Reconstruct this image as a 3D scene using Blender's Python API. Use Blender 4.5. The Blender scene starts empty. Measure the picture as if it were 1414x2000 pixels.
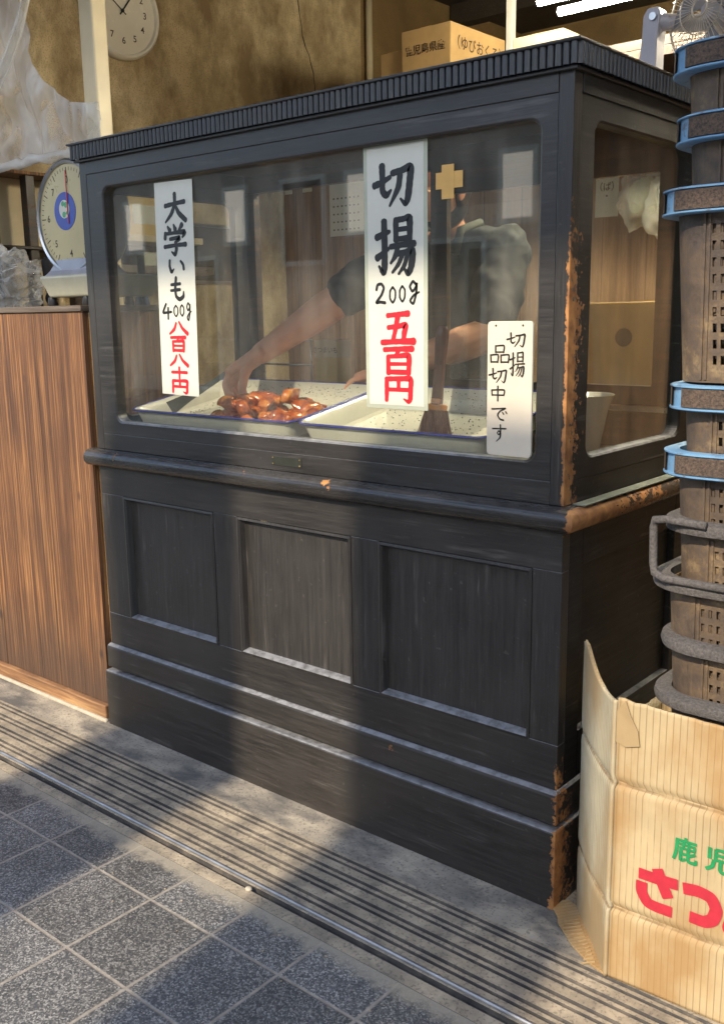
import bpy, bmesh, math, random
from mathutils import Vector, Matrix, noise as mnoise
R = math.radians
random.seed(7)
scene = bpy.context.scene
COL = scene.collection

# ------------------------------------------------------------------ camera, sky, sun, exposure
cam_d = bpy.data.cameras.new('camera'); cam = bpy.data.objects.new('camera', cam_d); COL.objects.link(cam)
scene.camera = cam
_f = Vector((-0.63550007, 0.74632633, -0.19782989)).normalized()
_u = Vector((-0.11649139, 0.16060893, 0.98011965)); _r = _f.cross(_u).normalized(); _u = _r.cross(_f)
cam.matrix_world = Matrix(((_r.x, _u.x, -_f.x, 0.90906), (_r.y, _u.y, -_f.y, -1.66925), (_r.z, _u.z, -_f.z, 1.22434), (0, 0, 0, 1)))
cam_d.sensor_fit = 'VERTICAL'; cam_d.sensor_height = 24.0; cam_d.lens = 24.0 * 1913.42 / 2000.0
cam_d.clip_start = 0.02; cam_d.clip_end = 500

SUN_EL, SUN_TILT = 36.0, 7.0
world = bpy.data.worlds.new('World'); scene.world = world; world.use_nodes = True
wn = world.node_tree.nodes; wl = world.node_tree.links
sky = wn.new('ShaderNodeTexSky'); sky.sky_type = 'NISHITA'; sky.sun_disc = False
sky.sun_elevation = R(SUN_EL); sky.sun_rotation = R(180 - SUN_TILT)
bg = next(n for n in wn if n.type == 'BACKGROUND'); bg.inputs['Strength'].default_value = 0.15
wl.new(sky.outputs[0], bg.inputs['Color'])
sun_d = bpy.data.lights.new('sun', 'SUN'); sun = bpy.data.objects.new('sun', sun_d); COL.objects.link(sun)
sun_d.energy = 2.15; sun_d.angle = R(0.6); sun_d.color = (1.0, 0.86, 0.66)
_d = Vector((-math.sin(R(SUN_TILT)) * math.cos(R(SUN_EL)), math.cos(R(SUN_TILT)) * math.cos(R(SUN_EL)), -math.sin(R(SUN_EL))))
sun.rotation_euler = _d.to_track_quat('-Z', 'Y').to_euler(); sun.location = (0, -8, 8)
vs = scene.view_settings; scene.display_settings.display_device = 'sRGB'
vs.view_transform = 'Standard'; vs.look = 'None'; vs.gamma = 1; vs.exposure = 1.55
scene.cycles.use_denoising = True
scene.cycles.max_bounces = 10; scene.cycles.transparent_max_bounces = 16; scene.cycles.diffuse_bounces = 5

# ------------------------------------------------------------------ node helpers
class NT:
    def __init__(s, name):
        s.m = bpy.data.materials.new(name); s.m.use_nodes = True
        s.n = s.m.node_tree.nodes; s.l = s.m.node_tree.links
        s.b = next(n for n in s.n if n.type == 'BSDF_PRINCIPLED')
        s.out = next(n for n in s.n if n.type == 'OUTPUT_MATERIAL')
        g = s.n.new('ShaderNodeNewGeometry'); s.P = g.outputs['Position']
        x = s.n.new('ShaderNodeSeparateXYZ'); s.l.new(s.P, x.inputs[0]); s.X, s.Y, s.Z = x.outputs
    def put(s, sock, v):
        if hasattr(v, 'is_linked') or hasattr(v, 'links'): s.l.new(v, sock)
        elif isinstance(v, (tuple, list)): sock.default_value = (*v, 1) if len(v) == 3 and len(sock.default_value) == 4 else v
        else: sock.default_value = v
    def math(s, op, a, b=0.0, clamp=False):
        n = s.n.new('ShaderNodeMath'); n.operation = op; n.use_clamp = clamp
        s.put(n.inputs[0], a); s.put(n.inputs[1], b); return n.outputs[0]
    def map(s, scale=(1, 1, 1), loc=(0, 0, 0), vec=None):
        n = s.n.new('ShaderNodeMapping'); s.l.new(vec or s.P, n.inputs[0]); n.inputs['Scale'].default_value = scale; n.inputs['Location'].default_value = loc
        return n.outputs[0]
    def noise(s, scale, vec=None, detail=4, rough=0.55, dist=0.0):
        n = s.n.new('ShaderNodeTexNoise'); n.inputs['Scale'].default_value = scale; n.inputs['Detail'].default_value = detail
        n.inputs['Roughness'].default_value = rough; n.inputs['Distortion'].default_value = dist
        s.l.new(vec or s.P, n.inputs['Vector']); return n.outputs[0]
    def voro(s, scale, vec=None, feature='F1'):
        n = s.n.new('ShaderNodeTexVoronoi'); n.feature = feature; n.inputs['Scale'].default_value = scale
        s.l.new(vec or s.P, n.inputs['Vector']); return n.outputs['Distance']
    def ramp(s, fac, stops):
        n = s.n.new('ShaderNodeValToRGB'); s.put(n.inputs[0], fac); e = n.color_ramp.elements
        while len(e) < len(stops): e.new(0.5)
        for i, (p, c) in enumerate(stops):
            e[i].position = p; e[i].color = (*c, 1) if isinstance(c, (tuple, list)) else (c, c, c, 1)
        return n.outputs[0]
    def mix(s, fac, a, b, mode='MIX'):
        n = s.n.new('ShaderNodeMix'); n.data_type = 'RGBA'; n.blend_type = mode
        s.put(n.inputs[0], fac); s.put(n.inputs[6], a); s.put(n.inputs[7], b); return n.outputs[2]
    def bump(s, h, strength=0.3, dist=0.002):
        n = s.n.new('ShaderNodeBump'); n.inputs['Strength'].default_value = strength; n.inputs['Distance'].default_value = dist
        s.put(n.inputs['Height'], h); s.l.new(n.outputs[0], s.b.inputs['Normal'])
    def fin(s, col=None, rough=None, **kw):
        if col is not None: s.put(s.b.inputs['Base Color'], col)
        if rough is not None: s.put(s.b.inputs['Roughness'], rough)
        for k, v in kw.items(): s.put(s.b.inputs[k.replace('_', ' ')], v)
        return s.m

def simple(name, col, rough=0.5, var=0.25, scale=12, bump=0.0, metal=0.0, bscale=60, **kw):
    t = NT(name); n = t.noise(scale)
    c = t.ramp(n, [(0.25, tuple(x * (1 - var) for x in col)), (0.75, tuple(min(1, x * (1 + var)) for x in col))])
    if bump: t.bump(t.noise(bscale), bump, 0.002)
    rr = t.math('ADD', rough - 0.08, t.math('MULTIPLY', t.noise(scale * 3), 0.16))
    return t.fin(c, rr, Metallic=metal, **kw)

def black_wood(name, grain='h', wear=None, spots=(), base=(0.0235, 0.0208, 0.0185), gloss=0.37, wearcol=((0.15, 0.055, 0.018), (0.44, 0.20, 0.06)), ledge_sheen=1.0):
    """worn black paint; wear = (x0, y0, kx, ky) strength of flaking near the corner post line"""
    t = NT(name)
    sc = {'h': (4, 4, 90), 'v': (90, 90, 4), 'y': (40, 3, 90)}[grain]
    g = t.math('ADD', t.math('MULTIPLY', t.noise(1.0, t.map(sc), 5, 0.65), 0.6), t.math('MULTIPLY', t.noise(1.0, t.map(tuple(q * 3.1 for q in sc)), 3, 0.7), 0.4)); big = t.noise(5.0, None, 3)
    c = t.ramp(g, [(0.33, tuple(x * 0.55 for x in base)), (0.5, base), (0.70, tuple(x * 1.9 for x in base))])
    c = t.mix(t.ramp(big, [(0.42, 0.0), (0.75, 0.7)]), c, (0.040, 0.036, 0.032))
    dust = t.math('MAXIMUM', t.ramp(t.noise(70, None, 3), [(0.66, 0.0), (0.74, 0.6)]), t.math('MULTIPLY', t.ramp(t.noise(1.0, t.map(tuple(q * 0.55 for q in sc)), 4, 0.75), [(0.56, 0.0), (0.66, 1.0)]), t.ramp(t.noise(9, None, 2), [(0.46, 0.0), (0.6, 0.9)])))
    c = t.mix(t.math('MULTIPLY', dust, 0.5), c, (0.12, 0.11, 0.10))
    rough = t.ramp(g, [(0.3, gloss - 0.07), (0.7, gloss + 0.15)])
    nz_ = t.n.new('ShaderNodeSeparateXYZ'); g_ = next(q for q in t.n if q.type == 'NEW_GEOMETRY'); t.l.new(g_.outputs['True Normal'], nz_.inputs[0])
    up = t.math('MULTIPLY', t.ramp(nz_.outputs[2], [(0.35, 0.0), (0.75, 1.0)]), t.math('MULTIPLY', ledge_sheen, t.ramp(t.noise(38, None, 5, 0.7), [(0.34, 0.35), (0.58, 1.0)])))
    c = t.mix(up, c, (0.23, 0.232, 0.24))  # upward faces get a pale dust tone that paints in the sky highlight
    mask = None
    fine = t.noise(75, None, 6, 0.7); mid = t.noise(24, None, 4, 0.65)
    nz = t.math('SUBTRACT', t.math('ADD', t.math('MULTIPLY', fine, 1.25), t.math('MULTIPLY', mid, 0.60)), 0.425)
    nz = t.math('ADD', nz, t.math('MULTIPLY', t.math('SUBTRACT', t.noise(7, None, 2), 0.5), 0.35))
    if wear:
        x0, y0, kx, ky, zst = wear
        dx = t.math('MULTIPLY', t.math('ABSOLUTE', t.math('SUBTRACT', t.X, x0)), kx)
        dy = t.math('MULTIPLY', t.math('ABSOLUTE', t.math('SUBTRACT', t.Y, y0)), ky)
        d = t.math('MAXIMUM', dx, dy)
        fall = t.math('SUBTRACT', 1.0, t.math('MULTIPLY', d, 20.0), True)
        zp = t.ramp(t.math('DIVIDE', t.Z, 1.7), zst)
        lim = t.math('SUBTRACT', 0.96, t.math('MULTIPLY', t.math('MULTIPLY', fall, zp), 0.76))
        mask = t.math('MULTIPLY', t.math('SUBTRACT', nz, lim), 40.0, True)
    for (sx, sy, sz, r) in spots:
        n = t.n.new('ShaderNodeVectorMath'); n.operation = 'DISTANCE'; t.l.new(t.P, n.inputs[0]); n.inputs[1].default_value = (sx, sy, sz)
        q = t.math('SUBTRACT', r, t.math('ADD', n.outputs['Value'], t.math('MULTIPLY', t.math('SUBTRACT', nz, 0.5), r * 5)))
        q = t.math('MULTIPLY', q, 400.0, True)
        mask = q if mask is None else t.math('MAXIMUM', mask, q)
    if mask is not None:
        w = t.ramp(t.noise(30, None, 4), [(0.3, wearcol[0]), (0.7, wearcol[1])])
        c = t.mix(mask, c, w); rough = t.mix(mask, rough, (0.75, 0.75, 0.75))
        h = t.math('SUBTRACT', t.math('MULTIPLY', g, 0.5), t.math('MULTIPLY', mask, 0.9))
    else: h = g
    t.bump(h, 0.7, 0.0016)
    return t.fin(c, rough)

def planks(name, c0, c1, c2, axis='v', stretch=60, rough=0.6, knots=True, low=None, pitch=None):
    t = NT(name)
    sc = (stretch, stretch, 1.6) if axis == 'v' else (1.6, 1.6, stretch)
    g = t.noise(1.0, t.map(sc), 6, 0.66, 0.06); g2 = t.noise(1.0, t.map(tuple(x * 2.7 for x in sc)), 3, 0.7)
    gg = t.math('ADD', t.math('MULTIPLY', g, 0.68), t.math('MULTIPLY', g2, 0.32))
    c = t.ramp(gg, [(0.38, c0), (0.5, c1), (0.63, c2)])
    c = t.mix(t.ramp(t.noise(3.0, None, 3), [(0.4, 0.0), (0.75, 0.55)]), c, c0)
    if knots:
        k = t.voro(5.0, t.map((1.6, 1.6, 0.9)))
        c = t.mix(t.ramp(k, [(0.05, 0.85), (0.11, 0.0)]), c, tuple(x * 0.35 for x in c0))
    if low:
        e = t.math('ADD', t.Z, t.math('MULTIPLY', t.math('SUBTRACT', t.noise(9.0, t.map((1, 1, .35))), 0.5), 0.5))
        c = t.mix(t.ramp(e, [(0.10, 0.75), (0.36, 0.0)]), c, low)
    if pitch:
        fr = t.math('FRACT', t.math('DIVIDE', t.X, pitch)); c = t.mix(t.ramp(fr, [(0.0, 0.9), (0.03, 0.0)]), c, (0.01, 0.007, 0.005))
    t.bump(gg, 0.5, 0.003)
    return t.fin(c, t.ramp(g, [(0.3, rough - 0.1), (0.7, rough + 0.15)]))

# ------------------------------------------------------------------ mesh helpers
class MB:
    def __init__(s): s.bm = bmesh.new()
    def face(s, pts):
        try: return s.bm.faces.new([s.bm.verts.new(p) for p in pts])
        except ValueError: return None
    def box(s, x0, x1, y0, y1, z0, z1, M=None):
        vs_ = [Vector(p) for p in ((x0, y0, z0), (x1, y0, z0), (x1, y1, z0), (x0, y1, z0), (x0, y0, z1), (x1, y0, z1), (x1, y1, z1), (x0, y1, z1))]
        if M: vs_ = [M @ v for v in vs_]
        v = [s.bm.verts.new(p) for p in vs_]
        for f in ((0, 3, 2, 1), (4, 5, 6, 7), (0, 1, 5, 4), (1, 2, 6, 5), (2, 3, 7, 6), (3, 0, 4, 7)): s.bm.faces.new([v[i] for i in f])
        return s
    def prism(s, pts, vec):
        vec = Vector(vec); a = [s.bm.verts.new(p) for p in pts]; b = [s.bm.verts.new(Vector(p) + vec) for p in pts]
        n = len(a); s.bm.faces.new(a[::-1]); s.bm.faces.new(b)
        for i in range(n): s.bm.faces.new((a[i], a[(i + 1) % n], b[(i + 1) % n], b[i]))
        return s
    def loft(s, rings, closed=True, caps=False):
        R_ = [[s.bm.verts.new(p) for p in r] for r in rings]; n = len(R_[0])
        for a, b in zip(R_, R_[1:]):
            for i in range(n if closed else n - 1): s.bm.faces.new((a[i], a[(i + 1) % n], b[(i + 1) % n], b[i]))
        if caps: s.bm.faces.new(R_[0][::-1]); s.bm.faces.new(R_[-1])
        return s
    def tube(s, path, r, n=10, caps=True):
        path = [Vector(p) for p in path]; rs = r if isinstance(r, (list, tuple)) else [r] * len(path); rings = []
        t0 = (path[1] - path[0]).normalized(); up = Vector((0, 0, 1)) if abs(t0.z) < 0.9 else Vector((1, 0, 0))
        nx = t0.cross(up).normalized()
        for i, p in enumerate(path):
            a = path[max(i - 1, 0)]; b = path[min(i + 1, len(path) - 1)]; t = (b - a).normalized()
            nx = (nx - t * nx.dot(t)).normalized(); ny = t.cross(nx)
            rings.append([p + (nx * math.cos(k * 2 * math.pi / n) + ny * math.sin(k * 2 * math.pi / n)) * rs[i] for k in range(n)])
        return s.loft(rings, True, caps)
    def lathe(s, prof, M=None, n=40, caps=True):
        M = M or Matrix.Identity(4)
        return s.loft([[M @ Vector((r * math.cos(k * 2 * math.pi / n), r * math.sin(k * 2 * math.pi / n), z)) for k in range(n)] for r, z in prof], True, caps)
    def capsule(s, p0, r0, p1, r1, n=14):
        p0, p1 = Vector(p0), Vector(p1); t = (p1 - p0); L = t.length; t = t.normalized()
        M = Matrix.Translation(p0) @ t.to_track_quat('Z', 'Y').to_matrix().to_4x4(); prof = []
        for k in range(1, 6): a = math.pi / 2 * k / 6; prof.append((r0 * math.sin(a), -r0 * math.cos(a)))
        prof.append((r0, 0)); prof.append((r1, L))
        for k in range(1, 6): a = math.pi / 2 * k / 6; prof.append((r1 * math.cos(a), L + r1 * math.sin(a)))
        return s.lathe(prof, M, n)
    def ball(s, c, rx, ry, rz, M=None, n=18):
        T = Matrix.Translation(c) @ (M or Matrix.Identity(4)) @ Matrix.Diagonal((rx, ry, rz, 1))
        return s.lathe([(math.sin(a), -math.cos(a)) for a in [math.pi * (k + .3) / 12.6 for k in range(13)]], T, n)

GROUPS = {}
def obj(name, mb, mat, parent=None, bevel=0.0, smooth=False, mods=(), seg=2, recalc=True):
    bm = mb.bm if isinstance(mb, MB) else mb
    if recalc: bmesh.ops.recalc_face_normals(bm, faces=bm.faces)
    me = bpy.data.meshes.new(name); bm.to_mesh(me); bm.free()
    for m in (mat if isinstance(mat, (list, tuple)) else [mat]): me.materials.append(m)
    o = bpy.data.objects.new(name, me); COL.objects.link(o)
    if smooth:
        for p in me.polygons: p.use_smooth = True
        if smooth != True: me.set_sharp_from_angle(angle=R(smooth))
    if bevel:
        b = o.modifiers.new('bevel', 'BEVEL'); b.width = bevel; b.segments = seg; b.limit_method = 'ANGLE'; b.angle_limit = R(35)
    if parent is not None:
        o.parent = parent
        p = parent; off = Vector()
        while p: off += p.location; p = p.parent
        o.location = -off
    return o
def thing(name, label, cat, loc=(0, 0, 0), group=None):
    o = bpy.data.objects.new(name, None); COL.objects.link(o); o.location = loc; o.empty_display_size = 0.05
    return tag(o, label, cat, group)
def tag(o, label, cat, group=None):
    o['label'] = label; o['category'] = cat
    if group: o['group'] = group
    return o
def struct(name, mb, mat, **k):
    o = obj(name, mb, mat, **k); o['kind'] = 'structure'; return o

def frame_plate(mb, O, U, V, N, outer, inner, rad, depth, n=6, lip=0.0):
    """plate with a rounded rectangular opening; outer/inner = (u0,u1,v0,v1); N points out of the front face"""
    O, U, V, N = map(Vector, (O, U, V, N)); u0, u1, v0, v1 = inner; U0, U1, V0, V1 = outer
    inn = []; out = []
    for (cx, cy, a0, ox, oy) in ((u1 - rad, v1 - rad, 0, U1, V1), (u0 + rad, v1 - rad, 90, U0, V1), (u0 + rad, v0 + rad, 180, U0, V0), (u1 - rad, v0 + rad, 270, U1, V0)):
        for k in range(n + 1):
            a = R(a0 + 90 * k / n); p = (cx + rad * math.cos(a), cy + rad * math.sin(a)); inn.append(p)
            if k * 2 == n: out.append((ox, oy))
            else:
                first = (k * 2 < n) == (a0 in (0, 180))
                out.append((ox, p[1]) if first else (p[0], oy))
    w = lambda p, d: O + U * p[0] + V * p[1] - N * d
    L = lip
    mb.loft([[w(p, depth) for p in out], [w(p, 0) for p in out], [w(p, 0) for p in inn]] + ([[w((p[0] + (L if p[0] < (u0 + u1) / 2 else -L), p[1] + (L if p[1] < (v0 + v1) / 2 else -L)), L * 0.8) for p in inn]] if L else []) +
            [[w((p[0] + (L if p[0] < (u0 + u1) / 2 else -L), p[1] + (L if p[1] < (v0 + v1) / 2 else -L)), depth) for p in inn], [w(p, depth) for p in out]])

# ------------------------------------------------------------------ brush lettering
G = {
'切': [[(4,50,8),(24,44,7),(44,35,5)], [(24,10,9),(25,40,8),(25,62,8),(34,72,8),(46,62,3)], [(48,28,7),(72,24,7),(92,20,9),(90,50,9),(86,80,9),(80,94,6),(68,82,3)], [(68,28,8),(63,58,8),(42,95,3)]],
'揚': [[(2,33,7),(20,28,7),(36,24,4)], [(22,6,8),(23,50,8),(22,86,8),(18,94,6),(8,82,3)], [(3,68,8),(20,60,6),(38,50,3)], [(52,5,7),(52,40,7)], [(52,6,6),(70,5,6),(86,5,8),(86,40,7)], [(54,22,5),(84,21,5)], [(54,38,6),(84,37,6)], [(38,50,6),(66,48,6),(98,47,7)], [(56,52,6),(50,66,6),(38,78,3)], [(54,63,6),(74,61,6),(93,59,8),(90,84,8),(82,97,6),(72,88,3)], [(68,64,6),(58,80,5),(42,94,3)], [(81,63,6),(73,82,5),(58,97,3)]],
'五': [[(20,14,7),(50,11,7),(80,9,9)], [(50,14,9),(44,50,8),(35,88,7)], [(22,48,7),(48,45,7),(72,42,9),(68,64,9),(66,88,8)], [(4,91,8),(50,88,8),(96,87,10)]],
'百': [[(6,12,8),(50,9,8),(94,8,10)], [(52,12,8),(46,24,7),(38,33,4)], [(18,34,8),(19,92,9)], [(18,35,7),(50,33,7),(82,32,10),(81,92,9)], [(24,60,6),(76,59,6)], [(22,87,8),(78,87,8)]],
'円': [[(13,12,9),(13,50,9),(12,94,8)], [(14,14,8),(50,12,8),(87,12,10),(87,50,10),(86,84,10),(80,96,7),(66,86,3)], [(50,16,8),(50,52,8)], [(16,53,7),(84,52,7)]],
'大': [[(6,42,8),(50,36,7),(92,32,8)], [(50,4,9),(49,36,8),(34,68,8),(6,96,4)], [(50,38,5),(66,68,9),(96,93,9)]],
'学': [[(20,8,4),(30,22,9)], [(46,3,4),(53,19,9)], [(82,4,9),(66,24,4)], [(10,28,7),(8,46,8)], [(10,31,6),(50,29,6),(92,28,9),(82,44,4)], [(28,48,6),(70,45,8),(52,60,5)], [(52,58,7),(55,80,8),(48,97,7),(34,88,3)], [(4,72,7),(50,68,6),(96,66,8)]],
'い': [[(18,18,8),(17,50,8),(25,80,9),(38,64,3)], [(70,22,6),(82,42,8),(85,68,8)]],
'も': [[(44,4,8),(38,50,8),(42,82,8),(60,94,9),(80,82,8),(82,62,4)], [(16,34,6),(66,30,7)], [(14,58,6),(64,54,7)]],
'八': [[(40,18,7),(30,58,9),(6,92,6)], [(54,10,6),(70,52,9),(96,88,11)]],
'十': [[(4,48,9),(50,45,9),(96,44,10)], [(50,6,10),(50,96,8)]],
'0': [[(50,8,9),(22,30,9),(20,70,9),(50,94,9),(78,70,9),(80,30,9),(50,8,9)]],
'2': [[(16,34,9),(26,12,9),(60,8,9),(80,26,9),(60,56,9),(14,90,9),(50,88,9),(92,92,10)]],
'4': [[(44,8,8),(12,60,9),(50,60,8),(94,56,8)], [(62,32,9),(60,98,9)]],
'g': [[(72,20,8),(46,6,8),(20,26,8),(40,46,8),(70,30,8),(76,12,8),(72,54,8),(48,96,8),(22,84,8),(52,62,7),(98,50,6)]],
'品': [[(30,6,7),(30,42,7)], [(30,8,6),(70,6,7),(68,42,7)], [(32,40,6),(68,39,6)], [(6,54,7),(8,94,7)], [(6,56,6),(42,54,7),(40,94,7)], [(8,92,6),(40,91,6)], [(56,54,7),(57,94,7)], [(56,56,6),(94,54,7),(91,94,7)], [(58,92,6),(92,91,6)]],
'中': [[(12,28,8),(14,64,8)], [(12,30,7),(88,27,9),(86,62,8)], [(14,61,7),(86,60,7)], [(50,4,9),(50,98,8)]],
'で': [[(6,22,7),(50,18,7),(88,14,7),(56,34,7),(42,60,8),(56,86,8),(78,92,8)], [(70,40,6),(78,54,7)], [(88,34,6),(96,48,7)]],
'す': [[(4,28,7),(50,26,7),(96,24,8)], [(58,4,8),(60,44,7),(48,60,6),(38,50,6),(48,38,6),(60,50,8),(56,76,7),(32,98,4)]],
'鹿': [[(50,0,8),(50,12,8)], [(10,14,8),(94,14,8)], [(15,14,9),(13,60,9),(3,96,8)], [(24,28,7),(90,28,7)], [(26,44,7),(90,44,7)], [(42,14,7),(42,44,7)], [(64,14,7),(64,44,7)], [(88,28,7),(88,44,7)], [(32,52,9),(32,92,9),(52,86,7)], [(32,68,8),(52,66,8)], [(62,50,9),(62,84,9),(70,93,9),(94,92,9),(95,78,7)], [(92,56,8),(64,70,8)]],
'児': [[(18,6,10),(18,48,10)], [(42,8,9),(42,50,9)], [(42,8,8),(88,8,9),(88,50,9)], [(42,28,8),(86,28,8)], [(42,48,8),(88,48,8)], [(36,52,10),(30,78,10),(6,94,9)], [(62,52,10),(62,84,10),(70,93,9),(94,92,9),(96,76,8)]],
'島': [[(50,0,8),(42,10,8)], [(20,12,8),(20,66,8)], [(20,12,8),(80,12,8),(80,38,8)], [(22,25,7),(80,25,7)], [(22,38,7),(80,38,7)], [(10,52,8),(96,52,8)], [(20,66,8),(90,66,8),(90,92,9),(78,97,7)], [(16,76,8),(16,94,8),(70,94,8)], [(44,70,8),(44,92,8)]],
'さ': [[(0,22,14),(50,22,14),(100,20,14)], [(48,0,14),(60,26,14),(78,58,14)], [(6,44,14),(7,66,14),(24,88,14),(50,92,14),(88,92,14)]],
'つ': [[(2,22,15),(40,18,15),(74,24,15),(90,48,15),(82,74,15),(60,86,15),(24,86,15)]],
'ま': [[(8,20,14),(92,18,14)], [(12,42,14),(88,40,14)], [(50,2,14),(51,76,14),(36,92,13),(14,84,13),(20,68,13),(50,70,13),(92,92,14)]],
}
def catmull(pts, k=7):
    if len(pts) < 3: return [tuple(a + (b - a) * i / 4 for a, b in zip(pts[0], pts[1])) for i in range(5)]
    out = []
    P = [pts[0]] + pts + [pts[-1]]
    for i in range(1, len(P) - 2):
        # sharp bends stay corners: use plain interpolation with mild tension
        p0, p1, p2, p3 = P[i - 1], P[i], P[i + 1], P[i + 2]
        for j in range(k):
            t = j / k; r = []
            for a, b, c, d in zip(p0, p1, p2, p3):
                m1 = (c - a) * 0.32; m2 = (d - b) * 0.32
                r.append((2*t**3 - 3*t**2 + 1) * b + (t**3 - 2*t**2 + t) * m1 + (-2*t**3 + 3*t**2) * c + (t**3 - t**2) * m2)
            out.append(tuple(r))
    out.append(pts[-1]); return out
def write(name, mat, parent, O, ux, uy, nrm, items, wk=1.0, jitter=0.6, eps=0.0006, flat=False):
    """items: (glyph, u0, u1, v0, v1) boxes in metres from O along ux / uy"""
    O, ux, uy, nrm = map(Vector, (O, ux, uy, nrm)); mb = MB(); rnd = random.Random(name); lay = 0
    for g, u0, u1, v0, v1 in items:
        su, sv = (u1 - u0) / 100, (v1 - v0) / 100; sw = (su * sv) ** 0.5
        for st in G[g]:
            pts = catmull([(a, b, c) for a, b, c in st]); L = []; Rr = []; lay += 1
            q = [(u0 + a * su, v0 + b * sv, c * sw * wk * 0.62) for a, b, c in pts]; n = len(q)
            e = eps + (lay % 9) * 0.00004
            W = lambda u, v: O + ux * u + uy * v + nrm * e
            for i, (a, b, w) in enumerate(q):
                t = Vector((q[min(i + 1, n - 1)][0] - q[max(i - 1, 0)][0], q[min(i + 1, n - 1)][1] - q[max(i - 1, 0)][1])).normalized()
                jw = w * (1 + jitter * 0.12 * rnd.uniform(-1, 1)); L.append((a - t.y * jw, b + t.x * jw)); Rr.append((a + t.y * jw, b - t.x * jw))
                if i == 0: t0 = t
                t1 = t
            w0, w1 = q[0][2], q[-1][2]
            c0 = [(q[0][0] - t0.x * w0 * 0.75 * math.sin(k) - (-t0.y) * -w0 * math.cos(k) * 1, q[0][1] - t0.y * w0 * 0.75 * math.sin(k) + t0.x * w0 * math.cos(k)) for k in ((R(45), R(90), R(135)) if not flat else (R(20), R(160)))]
            c1 = [(q[-1][0] + t1.x * w1 * 0.75 * math.sin(k) - t1.y * w1 * math.cos(k), q[-1][1] + t1.y * w1 * 0.75 * math.sin(k) + t1.x * w1 * math.cos(k)) for k in ((R(45), R(90), R(135)) if not flat else (R(20), R(160)))]
            for i in range(n - 1): mb.face([W(*L[i]), W(*L[i + 1]), W(*Rr[i + 1]), W(*Rr[i])])
            mb.face([W(*L[0])] + [W(*p) for p in c0] + [W(*Rr[0])]); mb.face([W(*L[-1])] + [W(*p) for p in c1] + [W(*Rr[-1])])
    return obj(name, mb, mat, parent, recalc=False)
def printed(name, text, mat, parent, M, size):
    c = bpy.data.curves.new(name, 'FONT'); c.body = text; c.size = size; c.align_x = 'CENTER'; c.align_y = 'CENTER'; c.offset = size * 0.012
    o = bpy.data.objects.new(name, c); COL.objects.link(o)
    me = bpy.data.meshes.new_from_object(o.evaluated_get(bpy.context.evaluated_depsgraph_get()))
    bpy.data.objects.remove(o); me.transform(M); me.materials.clear(); me.materials.append(mat)
    bm = bmesh.new(); bm.from_mesh(me); return obj(name, bm, mat, parent, recalc=False)
def plane_M(O, ux, uy): 
    ux, uy = Vector(ux).normalized(), Vector(uy).normalized(); n = ux.cross(uy)
    return Matrix(((ux.x, uy.x, n.x, O[0]), (ux.y, uy.y, n.y, O[1]), (ux.z, uy.z, n.z, O[2]), (0, 0, 0, 1)))

# ------------------------------------------------------------------ materials
ZW = [(0.0, 0.55), (0.02, 0.75), (0.17, 0.75), (0.21, 0.3), (0.45, 0.25), (0.5, 0.95), (0.70, 1.0), (0.78, 0.75), (0.86, 0.3), (0.95, 0.1)]
WEAR = (0.0, 0.0, 3.2, 0.50, ZW)
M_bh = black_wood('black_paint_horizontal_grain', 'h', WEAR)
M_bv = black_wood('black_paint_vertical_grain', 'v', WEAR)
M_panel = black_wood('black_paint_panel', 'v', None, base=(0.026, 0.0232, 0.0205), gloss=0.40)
M_rail = black_wood('black_paint_rail', 'h', (0.034, -0.01, 1.6, 0.055, [(0.0, 1.0), (1.0, 1.0)]), spots=((-1.40, -0.028, 0.842, 0.010), (-1.37, -0.03, 0.832, 0.005), (-0.87, -0.028, 0.84, 0.006), (-0.60, -0.028, 0.845, 0.010), (-0.585, -0.03, 0.835, 0.007)), gloss=0.22, ledge_sheen=0.12)
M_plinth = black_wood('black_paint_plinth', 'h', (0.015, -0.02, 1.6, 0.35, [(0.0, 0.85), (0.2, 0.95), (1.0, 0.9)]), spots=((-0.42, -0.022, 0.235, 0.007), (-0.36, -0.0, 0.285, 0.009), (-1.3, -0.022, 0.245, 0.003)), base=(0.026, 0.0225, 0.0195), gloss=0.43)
M_side = black_wood('black_paint_side_shaded', 'y', WEAR, base=(0.0055, 0.005, 0.0045), gloss=0.58)  # side shade put into the colour: darker base than the front paint
M_inside = planks('dark_reddish_cabinet_wood', (0.012, 0.008, 0.006), (0.03, 0.018, 0.011), (0.09, 0.04, 0.018), 'h', 40, 0.45, False)
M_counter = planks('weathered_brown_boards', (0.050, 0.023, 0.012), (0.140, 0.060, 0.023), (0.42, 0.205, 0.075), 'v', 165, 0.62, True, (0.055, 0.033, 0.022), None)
M_counter_base = planks('rotten_base_board', (0.10, 0.05, 0.025), (0.26, 0.13, 0.055), (0.45, 0.27, 0.12), 'h', 40, 0.8, False)
M_counter_top = planks('grey_worn_edge_board', (0.05, 0.035, 0.025), (0.12, 0.09, 0.065), (0.22, 0.17, 0.12), 'h', 50, 0.55, False)
M_wallwood = planks('brown_partition_boards', (0.15, 0.085, 0.048), (0.28, 0.165, 0.09), (0.42, 0.26, 0.15), 'v', 22, 0.5, False, None, 0.18)
M_cream = simple('cream_paint', (0.72, 0.62, 0.42), 0.4, 0.1, 6, 0.05)
M_white_paint = simple('aged_white_paint', (0.82, 0.79, 0.70), 0.4, 0.08, 10)
M_paper = simple('white_paper', (0.57, 0.56, 0.475), 0.55, 0.06, 14, 0.03)
M_lam = simple('clear_laminate_border', (0.42, 0.44, 0.34), 0.2, 0.1, 20)
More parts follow.
